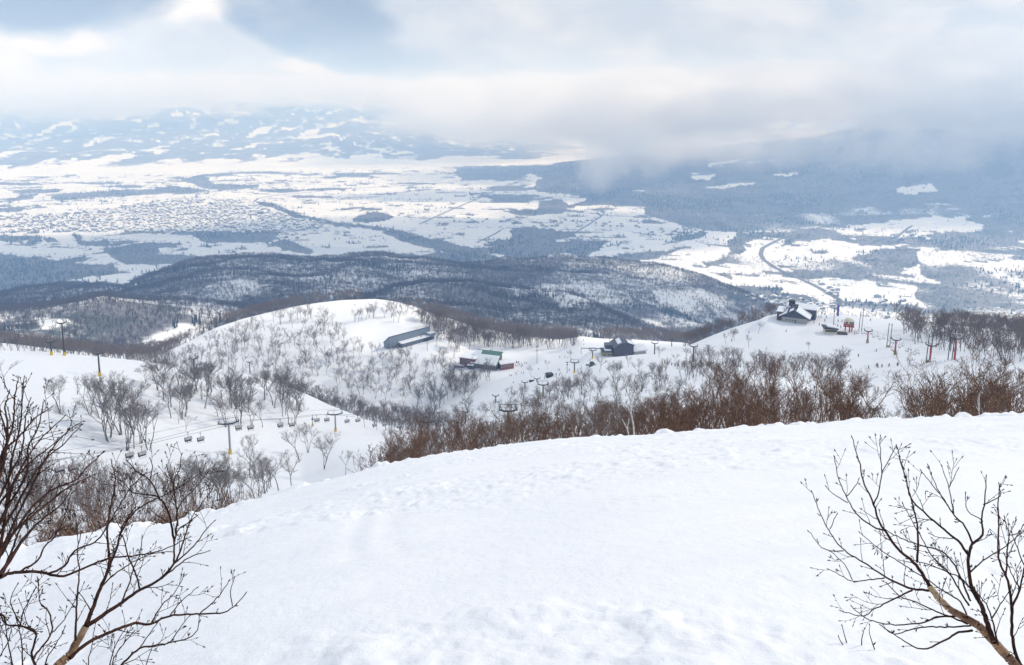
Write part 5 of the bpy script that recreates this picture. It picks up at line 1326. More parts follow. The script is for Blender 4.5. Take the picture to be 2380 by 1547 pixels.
def village(poly, n, label, group, sc=1.05, ang=None):
    k = t_ = 0
    x0, x1 = min(p[0] for p in poly), max(p[0] for p in poly); y0, y1 = min(p[1] for p in poly), max(p[1] for p in poly)
    while k < n and t_ < 900:
        t_ += 1
        x, y = rng0.uniform(x0, x1), rng0.uniform(y0, y1)
        if not inside(poly, x, y): continue
        p = hit(x, y, 2600)
        if p is None or any((p - q_).length < 22 * sc for q_ in placed): continue
        placed.append(p); ms = HP[rng0.randrange(8)]
        o = thing('house', label, 'house', p, (ang or 0) + rng0.uniform(-.5, .5), group); s_ = sc * rng0.uniform(.8, 1.25); o.scale = (s_,) * 3
        for nm, e_ in zip(('wall', 'snow_roof', 'window_band'), ms): link(bpy.data.objects.new(nm, e_), o)
        k += 1
village([(1730, 688), (1800, 690), (1950, 708), (1990, 716), (1880, 722), (1800, 712), (1745, 700)], 46, 'snow roofed house of the village in the gap behind the hilltop hut', 'village houses behind the hilltop hut')
village([(1890, 660), (1935, 665), (1960, 690), (1930, 690)], 8, 'snow roofed house beside the curving valley road', 'houses beside the curving valley road')
village([(2040, 690), (2100, 700), (2090, 712), (1990, 712), (2000, 700)], 9, 'snow roofed house on the bright field right of the village', 'houses on the bright field right of the village')
village([(1985, 593), (2040, 597), (2040, 606), (1990, 606)], 5, 'house of the farm cluster in the white fields', 'farm cluster in the white fields')
village([(2060, 545), (2170, 550), (2170, 565), (2080, 560)], 9, 'long barn beside the upper farm road', 'barns beside the upper farm road', 2.0)
village([(1480, 525), (1600, 528), (1640, 545), (1500, 548)], 18, 'farm house on the plain below the dark forest', 'farm houses below the dark forest', 1.15)
village([(1230, 510), (1500, 515), (1480, 530), (1240, 528)], 30, 'house of the hamlet on the middle of the plain', 'hamlet on the middle of the plain', 1.15)
village([(1080, 500), (1220, 505), (1200, 520), (1080, 520)], 14, 'farm house beside the straight field road', 'farm houses beside the straight field road', 1.2)
village([(640, 540), (720, 545), (690, 560), (640, 556)], 8, 'house near the river bend below the town', 'houses near the river bend', 1.2)
def house_form(i):
    return proto_obj2('house_form', HP[i][:2])
def proto_obj2(name, meshes):
    Vs, Fs, mi, mats, off = [], [], [], [], 0
    for e in meshes:
        Vs += [tuple(v_.co) for v_ in e.vertices]; Fs += [tuple(i + off for i in f.vertices) for f in e.polygons]
        mi += [len(mats)] * len(e.polygons); mats.append(e.materials[0]); off = len(Vs)
    e2 = bpy.data.meshes.new(name); e2.from_pydata(Vs, [], Fs)
    for m_ in mats: e2.materials.append(m_)
    e2.polygons.foreach_set('material_index', mi)
    return bpy.data.objects.new(name, e2)
tp_ = [(0, 508), (110, 502), (240, 490), (400, 462), (560, 466), (600, 478), (690, 510), (760, 522), (730, 535), (560, 544), (430, 542), (200, 540), (0, 542)]
pts, k, tries = [], 0, 0
while k < 2900 and tries < 20000:
    tries += 1
    x, y = rng0.uniform(-60, 770), rng0.uniform(460, 545)
    if not inside([(-60 if a < 1 else a, b) for a, b in tp_], x, y): continue
    a = azx(x); p = hit(x, y, 3300)
    if p is None: continue
    if fbm(np.array([p.x / 160]), np.array([p.y / 300]), 3, 401)[0] < -0.06 - 0.25 * math.exp(-((x - 430) / 170) ** 2): continue
    pts.append(tuple(p)); k += 1
n = len(pts)
mass('town', 'snow roofed town spread over the left of the plain', pts, np.stack([np.zeros(n), np.zeros(n), R1.choice([0.3, 1.87], n) + R1.normal(0, .1, n)], 1), np.repeat(R1.uniform(0.8, 1.7, n)[:, None], 3, 1), R1.randint(0, 8, n), [house_form(i) for i in range(8)])
print('TOWN', n)
# ------------------------------------------------------------------ the near birch shoots
def near_bark():
    m_, t, bs = mat('sapling_bark')
    pos = t.add('ShaderNodeTexCoord').outputs['Object']
    n_ = t.noise(pos, 22.0, 5, 0.6); n2 = t.noise(t.vm('MULTIPLY', pos, (14, 14, 90)), 1.0, 3, 0.6)
    c = t.mix(t.ramp(n_, .38, .62), (.13, .06, .028, 1), (.30, .165, .085, 1))
    c = t.mix(t.ramp(t.noise(pos, 5.0, 3, .6), .50, .62), c, (.36, .25, .15, 1))
    c = t.mix(t.ramp(n2, .60, .68), c, (.05, .025, .02, 1))
    t.l.new(c, bs.inputs['Base Color']); bs.inputs['Roughness'].default_value = .6
    b = t.add('ShaderNodeBump'); b.inputs['Strength'].default_value = .5; b.inputs['Distance'].default_value = .003
    t.l.new(n_, b.inputs['Height']); t.l.new(b.outputs[0], bs.inputs['Normal'])
    return m_
NB_TRUNK = near_bark()
NB_DARK = bark('dark_red_bark', (.018, .008, .007, 1), (.075, .030, .020, 1), 9)
NB_TWIG = bark('black_brown_twigs', (.014, .009, .009, 1), (.05, .026, .02, 1), 9)

def pxpt(x, y, r): return at(x, y, r)
def smooth_path(pts, step=9.0, rng=None, wob=1.2):
    """Catmull-Rom through (x, y, r, w) points"""
    P = [pts[0]] + list(pts) + [pts[-1]]; out = []
    for i in range(1, len(P) - 2):
        p0, p1, p2, p3 = (np.array(P[i + k], float) for k in (-1, 0, 1, 2))
        n = max(2, int(math.hypot(p2[0] - p1[0], p2[1] - p1[1]) / step))
        for k in range(n):
            t = k / n
            q_ = 0.5 * ((2 * p1) + (-p0 + p2) * t + (2 * p0 - 5 * p1 + 4 * p2 - p3) * t * t + (-p0 + 3 * p1 - 3 * p2 + p3) * t ** 3)
            if rng and (k or i > 1): q_[0] += rng.uniform(-wob, wob); q_[1] += rng.uniform(-wob, wob)
            out.append(q_)
    out.append(np.array(P[-2], float))
    return out
def to_segs(path):
    W = [at(q_[0], q_[1], q_[2]) for q_ in path]
    sc = [w_.length / FPX * .86 for w_ in W]
    return [(tuple(W[i]), tuple(W[i + 1]), max(.0008, path[i][3] * .5 * sc[i]), max(.0009, path[i + 1][3] * .5 * sc[i + 1])) for i in range(len(W) - 1)]
def bud(out, q_, d_, s=1.0):
    L = 6.8 * s
    p1 = (q_[0] + d_[0] * L * .45, q_[1] + d_[1] * L * .45, q_[2], 2.4 * s); p2 = (q_[0] + d_[0] * L, q_[1] + d_[1] * L, q_[2], 0.9)
    out += to_segs([np.array((q_[0], q_[1], q_[2], 1.8)), np.array(p1), np.array(p2)])
def twig(out, rng, q_, d_, L, w, lvl):
    n = max(2, int(L / 11)); x, y, r = q_[0], q_[1], q_[2]; path = [np.array((x, y, r, w))]
    dr = rng.uniform(-.18, .18) / n * (L / 60)
    dx, dy = d_
    for i in range(n):
        a = rng.uniform(-.22, .22); dx, dy = dx * math.cos(a) - dy * math.sin(a), dx * math.sin(a) + dy * math.cos(a)
        dy -= .07; k = math.hypot(dx, dy); dx /= k; dy /= k
        x += dx * L / n; y += dy * L / n; r += dr
        ww = w * (1 - .5 * (i + 1) / n)
        path.append(np.array((x, y, r, ww)))
        if lvl < 2 and i < n - 1 and rng.random() < (.42 if lvl == 0 else .25):
            s_ = rng.choice((-1, 1)); b = s_ * rng.uniform(.45, .95)
            twig(out, rng, (x, y, r), (dx * math.cos(b) - dy * math.sin(b), dx * math.sin(b) + dy * math.cos(b)), L * rng.uniform(.3, .6), ww * .8, lvl + 1)
        elif rng.random() < .5:
            s_ = rng.choice((-1, 1)); b = s_ * .8
            bud(out, (x, y, r), (dx * math.cos(b) - dy * math.sin(b), dx * math.sin(b) + dy * math.cos(b)), .62)
    out += to_segs(path); bud(out, (x, y, r), (dx, dy), 1.0)

def shoot(root, rng, pts, r0, r1, w0, w1, dens=1.0, name='branch', material=None, tw=None, twl=(28, 85), skip=0.15):
    n = len(pts)
    P4 = [(x, y, r0 + (r1 - r0) * i / max(1, n - 1), w0 + (w1 - w0) * (i / max(1, n - 1)) ** .8) for i, (x, y) in enumerate(pts)]
    path = smooth_path(P4, rng=rng)
    V, F = tubes(to_segs(path), 7 if w0 > 8 else 5)
    e = mesh_from(name, V, F, material or (NB_TRUNK if w0 > 9 else NB_DARK if w0 > 3.4 else NB_TWIG), True)
    e.polygons.foreach_set('use_smooth', [True] * len(e.polygons))
    link(bpy.data.objects.new(name, e), root)
    side = rng.choice((-1, 1)); acc = 0
    for i in range(1, len(path)):
        acc += math.hypot(path[i][0] - path[i - 1][0], path[i][1] - path[i - 1][1])
        if i < skip * len(path): continue
        if acc > rng.uniform(17, 34) / dens:
            acc = 0; side = -side
            dx, dy = path[i][0] - path[i - 1][0], path[i][1] - path[i - 1][1]; k = math.hypot(dx, dy) or 1; dx /= k; dy /= k
            b = side * rng.uniform(.4, .9); f = i / len(path)
            ddx, ddy = dx * math.cos(b) - dy * math.sin(b), dx * math.sin(b) + dy * math.cos(b)
            if ddy > .5: b = -b; ddx, ddy = dx * math.cos(b) - dy * math.sin(b), dx * math.sin(b) + dy * math.cos(b)
            L = rng.uniform(*twl) * (1.1 - .5 * f)
            if rng.random() < .28: L *= .2
            twig(tw, rng, path[i], (ddx, ddy), L, min(2.3, max(1.25, path[i][3] * .5)), 0)
    d_ = path[-1] - path[-2]; k = math.hypot(d_[0], d_[1]) or 1
    bud(tw, path[-1], (d_[0] / k, d_[1] / k), 1.1)

def sapling(label, base, seed, shoots, extra=None, group=None):
    rng = random.Random(seed); root = thing('birch_sapling', label, 'sapling', (0, 0, 0), 0, group)
    tw = []
    for s in shoots:
        pts, r0, r1, w0, w1 = s[:5]; kw = s[5] if len(s) > 5 else {}
        shoot(root, rng, pts, r0, r1, w0, w1, tw=tw, **kw)
    V, F = tubes(tw, 4)
    link(bpy.data.objects.new('twigs', mesh_from('twigs', V, F, NB_TWIG, True)), root)
    # put the origin at the foot of the plant without moving its parts
    root.location = base
    for ch in root.children: ch.location = -Vector(base)
    return root

T_ = {'name': 'trunk', 'dens': .35}
RS = [
 ([(2400, 1590), (2380, 1565), (2356, 1541), (2327, 1512), (2302, 1483), (2274, 1455), (2238, 1435), (2206, 1416), (2181, 1391), (2160, 1362)], 3.0, 3.1, 24, 13, {'name': 'trunk', 'dens': .15}),
 ([(2160, 1362), (2142, 1333), (2124, 1308), (2106, 1294), (2078, 1266), (2056, 1233), (2042, 1209), (2031, 1173), (2020, 1148), (2006, 1116), (1999, 1080), (1992, 1059), (1981, 1019)], 3.1, 3.5, 8.5, 2, {'dens': .9, 'twl': (18, 60)}),
 ([(2031, 1173), (2042, 1144), (2049, 1101), (2047, 1060), (2045, 1026)], 3.3, 3.5, 3.4, 1.8), ([(2049, 1101), (2070, 1062), (2078, 1046)], 3.4, 3.5, 2.4, 1.6),
 ([(2056, 1233), (2038, 1230), (2006, 1209), (1985, 1187), (1967, 1155), (1949, 1112), (1940, 1067)], 3.2, 3.5, 4.4, 1.8, {'dens': .8}), ([(1967, 1155), (1985, 1134), (1995, 1117)], 3.4, 3.5, 2.4, 1.6, {'dens': .3}), ([(1970, 1169), (1935, 1148), (1922, 1134)], 3.3, 3.5, 2.4, 1.6, {'dens': .4}),
 ([(2160, 1373), (2120, 1369), (2078, 1351), (2056, 1341), (2013, 1312), (1963, 1280), (1931, 1241), (1906, 1191), (1888, 1146)], 3.1, 3.45, 5.8, 1.8, {'dens': .9, 'twl': (20, 62)}), ([(1960, 1281), (1917, 1278), (1881, 1237)], 3.35, 3.5, 2.6, 1.6, {'dens': .4}), ([(1929, 1230), (1944, 1198)], 3.4, 3.5, 2.2, 1.6, {'dens': .3}),
 ([(2056, 1344), (2028, 1348), (1981, 1351), (1953, 1337), (1928, 1325)], 3.2, 3.3, 3.0, 1.7, {'dens': .8}), ([(1981, 1348), (1963, 1312), (1931, 1283)], 3.3, 3.4, 2.4, 1.6, {'dens': .6}),
 ([(2249, 1451), (2206, 1433), (2167, 1419), (2131, 1401), (2092, 1387), (2063, 1358)], 3.05, 3.2, 4.2, 2, {'dens': .7}), ([(2120, 1373), (2092, 1387), (2063, 1401), (2028, 1419), (2006, 1433), (1956, 1421)], 3.15, 3.3, 4.0, 1.7, {'dens': .9}),
 ([(2249, 1435), (2206, 1433), (2170, 1437), (2149, 1448), (2092, 1453), (2049, 1449), (2013, 1437), (1981, 1412)], 3.05, 3.25, 4.6, 1.8, {'dens': .7, 'twl': (14, 40)}), ([(2256, 1455), (2206, 1458), (2149, 1458), (2113, 1465), (2078, 1474), (2049, 1455)], 3.05, 3.2, 3.8, 1.8, {'dens': .5, 'twl': (12, 30)}),
 ([(2260, 1466), (2227, 1471), (2195, 1490), (2145, 1510), (2113, 1498), (2085, 1480), (2050, 1456)], 3.05, 3.2, 5.2, 1.8, {'dens': .45, 'twl': (12, 30)}),
 ([(2310, 1494), (2295, 1451), (2281, 1408), (2263, 1373), (2252, 1337), (2251, 1294), (2260, 1266), (2285, 1244), (2281, 1209), (2288, 1173), (2292, 1110)], 3.0, 3.5, 12, 2, {'dens': .7, 'material': NB_DARK, 'name': 'trunk'}),
 ([(2252, 1291), (2227, 1258), (2202, 1237), (2163, 1205), (2131, 1176), (2113, 1148), (2106, 1112), (2095, 1080), (2085, 1039)], 3.25, 3.6, 6.2, 2, {'dens': .9}), ([(2260, 1262), (2245, 1226), (2220, 1201), (2202, 1176), (2185, 1151), (2160, 1119), (2142, 1096)], 3.3, 3.6, 4.8, 1.6, {'dens': .8}),
 ([(2202, 1176), (2174, 1126), (2158, 1085)], 3.5, 3.6, 2.6, 1.5, {'dens': .3}), ([(2217, 1194), (2206, 1137), (2190, 1087)], 3.45, 3.6, 2.8, 1.5, {'dens': .4}), ([(2207, 1132), (2226, 1092)], 3.5, 3.6, 2.0, 1.4, {'dens': .2}),
 ([(2256, 1330), (2274, 1312), (2295, 1298), (2338, 1269), (2377, 1237)], 3.2, 3.5, 3.6, 1.8, {'dens': .9}), ([(2285, 1173), (2324, 1155), (2322, 1128)], 3.4, 3.5, 2.4, 1.6, {'dens': .4}), ([(2281, 1209), (2249, 1187), (2244, 1150)], 3.4, 3.5, 2.4, 1.6, {'dens': .5}),
 ([(2131, 1308), (2133, 1244), (2128, 1201), (2120, 1166), (2110, 1130), (2092, 1066)], 3.2, 3.5, 5.6, 1.8, {'dens': 1.0}), ([(2256, 1398), (2220, 1316), (2185, 1280), (2131, 1266), (2078, 1244), (2056, 1230)], 3.1, 3.3, 4.4, 2, {'dens': .8}),
 ([(2252, 1408), (2206, 1333), (2170, 1298), (2142, 1251), (2099, 1173)], 3.1, 3.5, 4.4, 1.8, {'dens': .9}), ([(2250, 1440), (2232, 1400), (2190, 1372), (2150, 1345), (2080, 1300), (2035, 1270), (2000, 1240)], 3.1, 3.5, 3.8, 1.7, {'dens': .9}),
 ([(2270, 1395), (2240, 1350), (2200, 1330), (2150, 1310), (2110, 1300)], 3.1, 3.4, 3.4, 1.8, {'dens': .9}),
 ([(2320, 1500), (2306, 1437), (2292, 1405), (2274, 1383)], 3.0, 3.1, 4.2, 2, {'dens': .9}), ([(2306, 1437), (2325, 1405), (2345, 1375)], 3.05, 3.2, 3, 1.6, {'dens': .9}),
]
base = at(2400, 1590, 3.0); base.z = float(ground(base.x, base.y))
sapling('leaning birch sapling with tan bark in the lower right corner', base, 11, RS)
RS2 = [([(2392, 1590), (2380, 1565), (2363, 1523), (2352, 1473), (2352, 1412), (2342, 1351), (2324, 1308), (2320, 1273), (2322, 1223), (2320, 1173), (2324, 1130)], 2.95, 3.4, 9, 2, {'dens': .7, 'material': NB_DARK, 'name': 'trunk'}), ([(2352, 1412), (2370, 1369), (2382, 1316), (2400, 1270)], 3.1, 3.3, 5, 2.4, {'dens': .8}),
       ([(2338, 1337), (2342, 1273), (2345, 1244), (2335, 1205)], 3.2, 3.4, 4, 1.8, {'dens': 1.0}), ([(2345, 1244), (2366, 1240), (2376, 1225)], 3.3, 3.4, 2.4, 1.6, {'dens': .6}), ([(2370, 1369), (2350, 1330), (2335, 1290)], 3.2, 3.4, 3.2, 1.7, {'dens': 1.0}), ([(2382, 1316), (2365, 1275), (2352, 1240)], 3.3, 3.4, 3, 1.7, {'dens': .9})]
base = at(2392, 1590, 2.95); base.z = float(ground(base.x, base.y))
sapling('thin upright birch shoot at the right picture edge, right of the leaning sapling', base, 12, RS2)
for i, pts in enumerate(([(1968, 1494), (1963, 1478), (1958, 1458)], [(1959, 1499), (1954, 1492), (1950, 1483)], [(2003, 1500), (2003, 1485), (2007, 1470)], [(2033, 1510), (2026, 1490), (2020, 1468), (2022, 1456)])):
    g_ = hit(pts[0][0], pts[0][1] + 1, 1.5, 30); r = math.hypot(g_.x, g_.y)
    rng = random.Random(90 + i); root = thing('twig', ('tallest slanting', 'tiniest', 'short upright', 'forked')[i] + ' twig tip poking out of the snow left of the leaning sapling', 'twig', g_)
    tw = to_segs(smooth_path([(x, y, r, 2.6 - .5 * k) for k, (x, y) in enumerate(pts)])); bud(tw, (pts[-1][0], pts[-1][1], r), (-.3, -.95), 1.1)
    if i == 3: bud(tw, (2030, 1500, r), (.6, -.8), 1.4)
    V, F = tubes(tw, 5); V = V - np.array(g_)[None]
    link(bpy.data.objects.new('stem', mesh_from('stem', V, F, NB_TWIG, True)), root)

LS = [
 ([(100, 1590), (136, 1547), (162, 1522), (180, 1491), (200, 1456)], 3.1, 3.15, 21, 15, {'name': 'trunk', 'dens': .15}),
 ([(200, 1456), (215, 1416), (233, 1368), (250, 1329), (254, 1293), (250, 1250), (252, 1210), (263, 1153), (268, 1114), (259, 1074)], 3.15, 3.5, 10, 2, {'dens': .7, 'material': NB_DARK}),
 ([(200, 1456), (246, 1425), (281, 1403), (325, 1372), (364, 1353), (404, 1311), (421, 1276), (439, 1219), (456, 1201)], 3.15, 3.5, 10, 2.4, {'dens': .8, 'material': NB_DARK}),
 ([(364, 1353), (400, 1325), (430, 1302), (455, 1290), (483, 1282)], 3.3, 3.5, 4.6, 1.8, {'dens': .6}), ([(404, 1311), (450, 1270), (480, 1230), (497, 1213)], 3.35, 3.5, 4, 1.8, {'dens': .8}),
 ([(162, 1530), (190, 1505), (228, 1482), (285, 1458), (316, 1449), (351, 1451), (395, 1432), (465, 1427), (518, 1425), (544, 1410), (570, 1381)], 3.1, 3.5, 9, 2, {'dens': .5, 'material': NB_DARK}),
 ([(351, 1451), (377, 1407), (404, 1381), (426, 1342)], 3.25, 3.4, 3.6, 1.6, {'dens': 1.1}), ([(395, 1432), (421, 1399), (456, 1368)], 3.3, 3.4, 3.2, 1.6, {'dens': .9}), ([(465, 1427), (496, 1399), (522, 1368), (531, 1353)], 3.4, 3.5, 3.2, 1.6, {'dens': .9}), ([(540, 1410), (535, 1377), (544, 1346)], 3.4, 3.5, 2.6, 1.6, {'dens': .5}),
 ([(250, 1590), (281, 1547), (325, 1508), (364, 1500), (395, 1495), (452, 1475), (463, 1434)], 3.05, 3.3, 6, 1.8, {'dens': .8}), ([(395, 1495), (421, 1456), (439, 1434)], 3.2, 3.3, 3, 1.6, {'dens': 1.0}), ([(325, 1508), (350, 1470), (372, 1440)], 3.15, 3.3, 3, 1.6, {'dens': 1.0}),
 ([(176, 1490), (176, 1450), (178, 1416), (182, 1364), (184, 1320), (180, 1285), (188, 1240)], 3.1, 3.3, 5.5, 2, {'dens': .8}), ([(215, 1430), (200, 1400), (185, 1380)], 3.15, 3.2, 3, 1.6, {'dens': .8}),
 ([(281, 1403), (300, 1360), (310, 1320), (325, 1290), (330, 1250)], 3.2, 3.4, 4, 1.8, {'dens': 1.0}), ([(325, 1372), (318, 1340), (300, 1300), (290, 1260), (280, 1241)], 3.2, 3.4, 4.4, 2.4, {'dens': .8}),
 ([(280, 1241), (304, 1201), (331, 1177), (371, 1157), (425, 1127), (452, 1110)], 3.35, 3.6, 5, 2, {'dens': .9}), ([(250, 1329), (270, 1280), (280, 1241), (290, 1215), (310, 1185)], 3.3, 3.4, 6, 3, {'dens': .8}),
 ([(405, 1311), (405, 1261), (418, 1228), (442, 1214)], 3.35, 3.5, 5, 2, {'dens': .8}), ([(405, 1261), (398, 1218), (385, 1177), (371, 1160), (348, 1117), (314, 1093), (297, 1073)], 3.4, 3.6, 6, 2, {'dens': 1.0}),
 ([(408, 1240), (412, 1214), (408, 1167), (402, 1127), (395, 1110), (388, 1086)], 3.4, 3.6, 5, 2, {'dens': 1.0}), ([(402, 1127), (418, 1086), (422, 1059)], 3.5, 3.6, 3, 1.6, {'dens': 1.0}), ([(412, 1190), (422, 1167), (452, 1137), (482, 1100)], 3.45, 3.6, 3.6, 1.7, {'dens': 1.0}),
 ([(425, 1225), (439, 1214), (459, 1184), (492, 1140)], 3.45, 3.6, 3.4, 1.6, {'dens': .9}), ([(371, 1157), (345, 1150), (310, 1145), (285, 1120), (262, 1110)], 3.4, 3.6, 3.6, 1.7, {'dens': 1.0}), ([(348, 1117), (355, 1085), (350, 1070)], 3.5, 3.6, 2.8, 1.6, {'dens': .9}),
 ([(233, 1368), (250, 1350), (272, 1330), (300, 1312), (345, 1290), (395, 1283)], 3.2, 3.4, 4, 1.8, {'dens': .7}),
]
base = at(100, 1590, 3.1); base.z = float(ground(base.x, base.y))
sapling('forked birch sapling rising from the lower left, dark twigs crossing the snow lip', base, 21, LS)
L2 = [([(-60, 1372), (0, 1342), (26, 1333), (88, 1329), (140, 1340), (184, 1326), (246, 1300), (307, 1293), (373, 1280), (439, 1250)], 3.1, 3.5, 9, 2, {'dens': .7, 'material': NB_DARK, 'name': 'trunk'}), ([(44, 1331), (88, 1302), (101, 1276), (132, 1241), (150, 1200), (165, 1150)], 3.2, 3.4, 5, 2, {'dens': .8}),
      ([(115, 1333), (150, 1316), (175, 1280), (228, 1254), (272, 1184), (307, 1131), (333, 1105)], 3.2, 3.6, 5.5, 2, {'dens': .8}),
      ([(-60, 1460), (0, 1427), (15, 1453), (46, 1455), (83, 1471)], 3.1, 3.1, 4, 3, {'dens': .8})]
S_ = [[(-60, 1440), (-10, 1320), (8, 1230), (18, 1150), (25, 1080), (45, 1000), (52, 930), (56, 880)], [(-50, 1400), (0, 1290), (40, 1200), (80, 1120), (110, 1060), (150, 1010), (184, 985)], [(-30, 1350), (20, 1260), (70, 1185), (120, 1140), (175, 1118), (202, 1087), (234, 1057)],
      [(-30, 1290), (30, 1190), (75, 1110), (115, 1060), (150, 1030), (188, 990)], [(-40, 1230), (20, 1140), (60, 1070), (100, 1015), (149, 969)], [(-30, 1180), (8, 1080), (18, 1000), (12, 950), (21, 912)], [(-20, 1130), (5, 1060), (30, 990), (34, 930), (42, 880)],
      [(-20, 1240), (30, 1160), (62, 1100), (66, 1040), (90, 990), (100, 940)], [(-30, 1310), (40, 1230), (100, 1180), (150, 1140), (185, 1120), (215, 1105)], [(-20, 1200), (20, 1110), (50, 1050), (58, 980), (70, 930)], [(0, 1340), (50, 1260), (90, 1215), (140, 1175), (165, 1140)],
      [(-40, 1160), (0, 1080), (15, 1020), (0, 960), (-5, 920)], [(-30, 1260), (10, 1200), (30, 1130), (60, 1085), (110, 1045), (140, 1020)], [(-30, 1380), (15, 1310), (35, 1260), (55, 1215), (95, 1170), (128, 1120)], [(-30, 1110), (10, 1050), (50, 1010), (85, 970), (118, 948)]]
for i, s in enumerate(S_): L2.append((s, 2.9 + .05 * (i % 5), 3.5 + .08 * (i % 4), (9, 8, 7.5, 7, 6.5)[i % 5], 2, {'dens': .95, 'twl': (30, 95), 'skip': .3, 'name': 'trunk' if i < 2 else 'branch', 'material': NB_DARK}))
base = at(-60, 1460, 3.0); base.z = float(ground(base.x, base.y))
sapling('dense many stemmed birch sapling fanning in from the left edge', base, 22, L2)
L3 = [([(90, 1590), (82, 1547), (74, 1519), (83, 1471), (46, 1455), (15, 1453), (0, 1427)], 3.0, 3.1, 6.5, 2.4, {'dens': 1.2, 'name': 'trunk'}), ([(80, 1530), (87, 1517), (120, 1471), (117, 1432), (110, 1417), (94, 1402), (87, 1346)], 3.0, 3.2, 5, 1.8, {'dens': 1.0}), ([(120, 1471), (128, 1466), (150, 1440), (176, 1392)], 3.1, 3.2, 3.4, 1.6, {'dens': .9}),
      ([(46, 1455), (59, 1412), (82, 1369)], 3.1, 3.2, 3, 1.6, {'dens': .9}), ([(46, 1448), (25, 1400), (40, 1360)], 3.1, 3.2, 2.8, 1.6, {'dens': .8}), ([(40, 1590), (30, 1547), (20, 1500), (12, 1450)], 3.0, 3.1, 4, 1.8, {'dens': 1.2}), ([(60, 1590), (52, 1540), (50, 1490), (38, 1440)], 3.0, 3.1, 4, 1.8, {'dens': 1.3}),
      ([(100, 1570), (110, 1530), (135, 1490), (150, 1460)], 3.0, 3.1, 3.4, 1.7, {'dens': 1.2}), ([(230, 1590), (255, 1547), (268, 1500), (290, 1465)], 2.95, 3.1, 3.4, 1.7, {'dens': 1.2}), ([(270, 1590), (262, 1540), (285, 1500), (310, 1470)], 2.95, 3.1, 3.2, 1.7, {'dens': 1.2}), ([(205, 1590), (205, 1540), (215, 1495)], 3.0, 3.1, 3.2, 1.7, {'dens': .9}),
      ([(330, 1590), (340, 1545), (355, 1500)], 2.95, 3.0, 2.8, 1.6, {'dens': .8}), ([(0, 1590), (-5, 1540), (20, 1490), (25, 1470)], 3.0, 3.1, 3.4, 1.7, {'dens': 1.2})]
base = at(90, 1590, 3.0); base.z = float(ground(base.x, base.y))
sapling('low bushy birch shoots in the bottom left corner below the forked sapling', base, 23, L3)
# ------------------------------------------------------------------ clouds overhead that shade the land, and low mist on the hills
def cloud_mat(name, dens):
    m_ = bpy.data.materials.new(name); m_.use_nodes = True
    t = NT(m_.node_tree); t.n.remove(t.n['Principled BSDF'])
    pv = t.add('ShaderNodeVolumePrincipled')
    pv.inputs['Color'].default_value = (0.97, 0.98, 1.0, 1)
    pv.inputs['Density'].default_value = dens
    pv.inputs['Anisotropy'].default_value = 0.3
    t.l.new(pv.outputs[0], t.n['Material Output'].inputs['Volume'])
    return m_
CLOUD_M = cloud_mat('cloud', 0.0042)
CH = 2100.0
def shade(x, y, rx, ry, seed, label, r=None, thick=260.0, rot=0.0):
    p = at(x, y, r) if r else hit(x, y, 900.0)
    if p is None: p = at(x, y, 6000)
    s = sdir * ((CH - p.z) / sdir.z)
    c = p + s
    bm = bmesh.new(); bmesh.ops.create_icosphere(bm, subdivisions=5, radius=1.0)
    cr, sr = math.cos(rot), math.sin(rot)
    V = np.array([v_.co for v_ in bm.verts])
    n_ = fbm(V[:, 0] * 2.2 + seed * 7.7 + V[:, 2], V[:, 1] * 2.2 + seed * 3.1 - V[:, 2], 4, seed)
    k = 1 + 0.55 * n_
    for v_, kk in zip(bm.verts, k):
        q_ = v_.co * float(kk)
        xx, yy_ = q_.x * rx, q_.y * ry
        v_.co = (xx * cr - yy_ * sr, xx * sr + yy_ * cr, q_.z * thick)
    e = bpy.data.meshes.new('cloud'); bm.to_mesh(e); bm.free(); e.materials.append(CLOUD_M)
    e.polygons.foreach_set('use_smooth', [True] * len(e.polygons))
    o = bpy.data.objects.new('cloud', e); COL.objects.link(o); o.location = c
    o['kind'] = 'stuff'; o['label'] = label
    return o
shade(1190, 900, 900, 560, 1, 'grey cloud drifting over the near snow slopes', r=350, thick=80)
shade(300, 690, 1500, 560, 2, 'grey cloud drifting over the wooded hills', thick=330)
shade(900, 620, 1300, 420, 3, 'grey cloud drifting over the wooded hills behind the middle hill')
shade(300, 610, 1500, 650, 4, 'grey cloud drifting over the snowy river flats', thick=330)
shade(900, 560, 1500, 800, 5, 'grey cloud drifting over the snowy plain', thick=300)
shade(1350, 540, 1000, 900, 6, 'grey cloud drifting over the plain below the dark forest', thick=230)
shade(2000, 440, 1500, 900, 8, 'grey cloud drifting over the forested mountain foot', thick=140)
shade(1150, 455, 1300, 420, 10, 'grey cloud drifting over the far middle of the plain', thick=230)

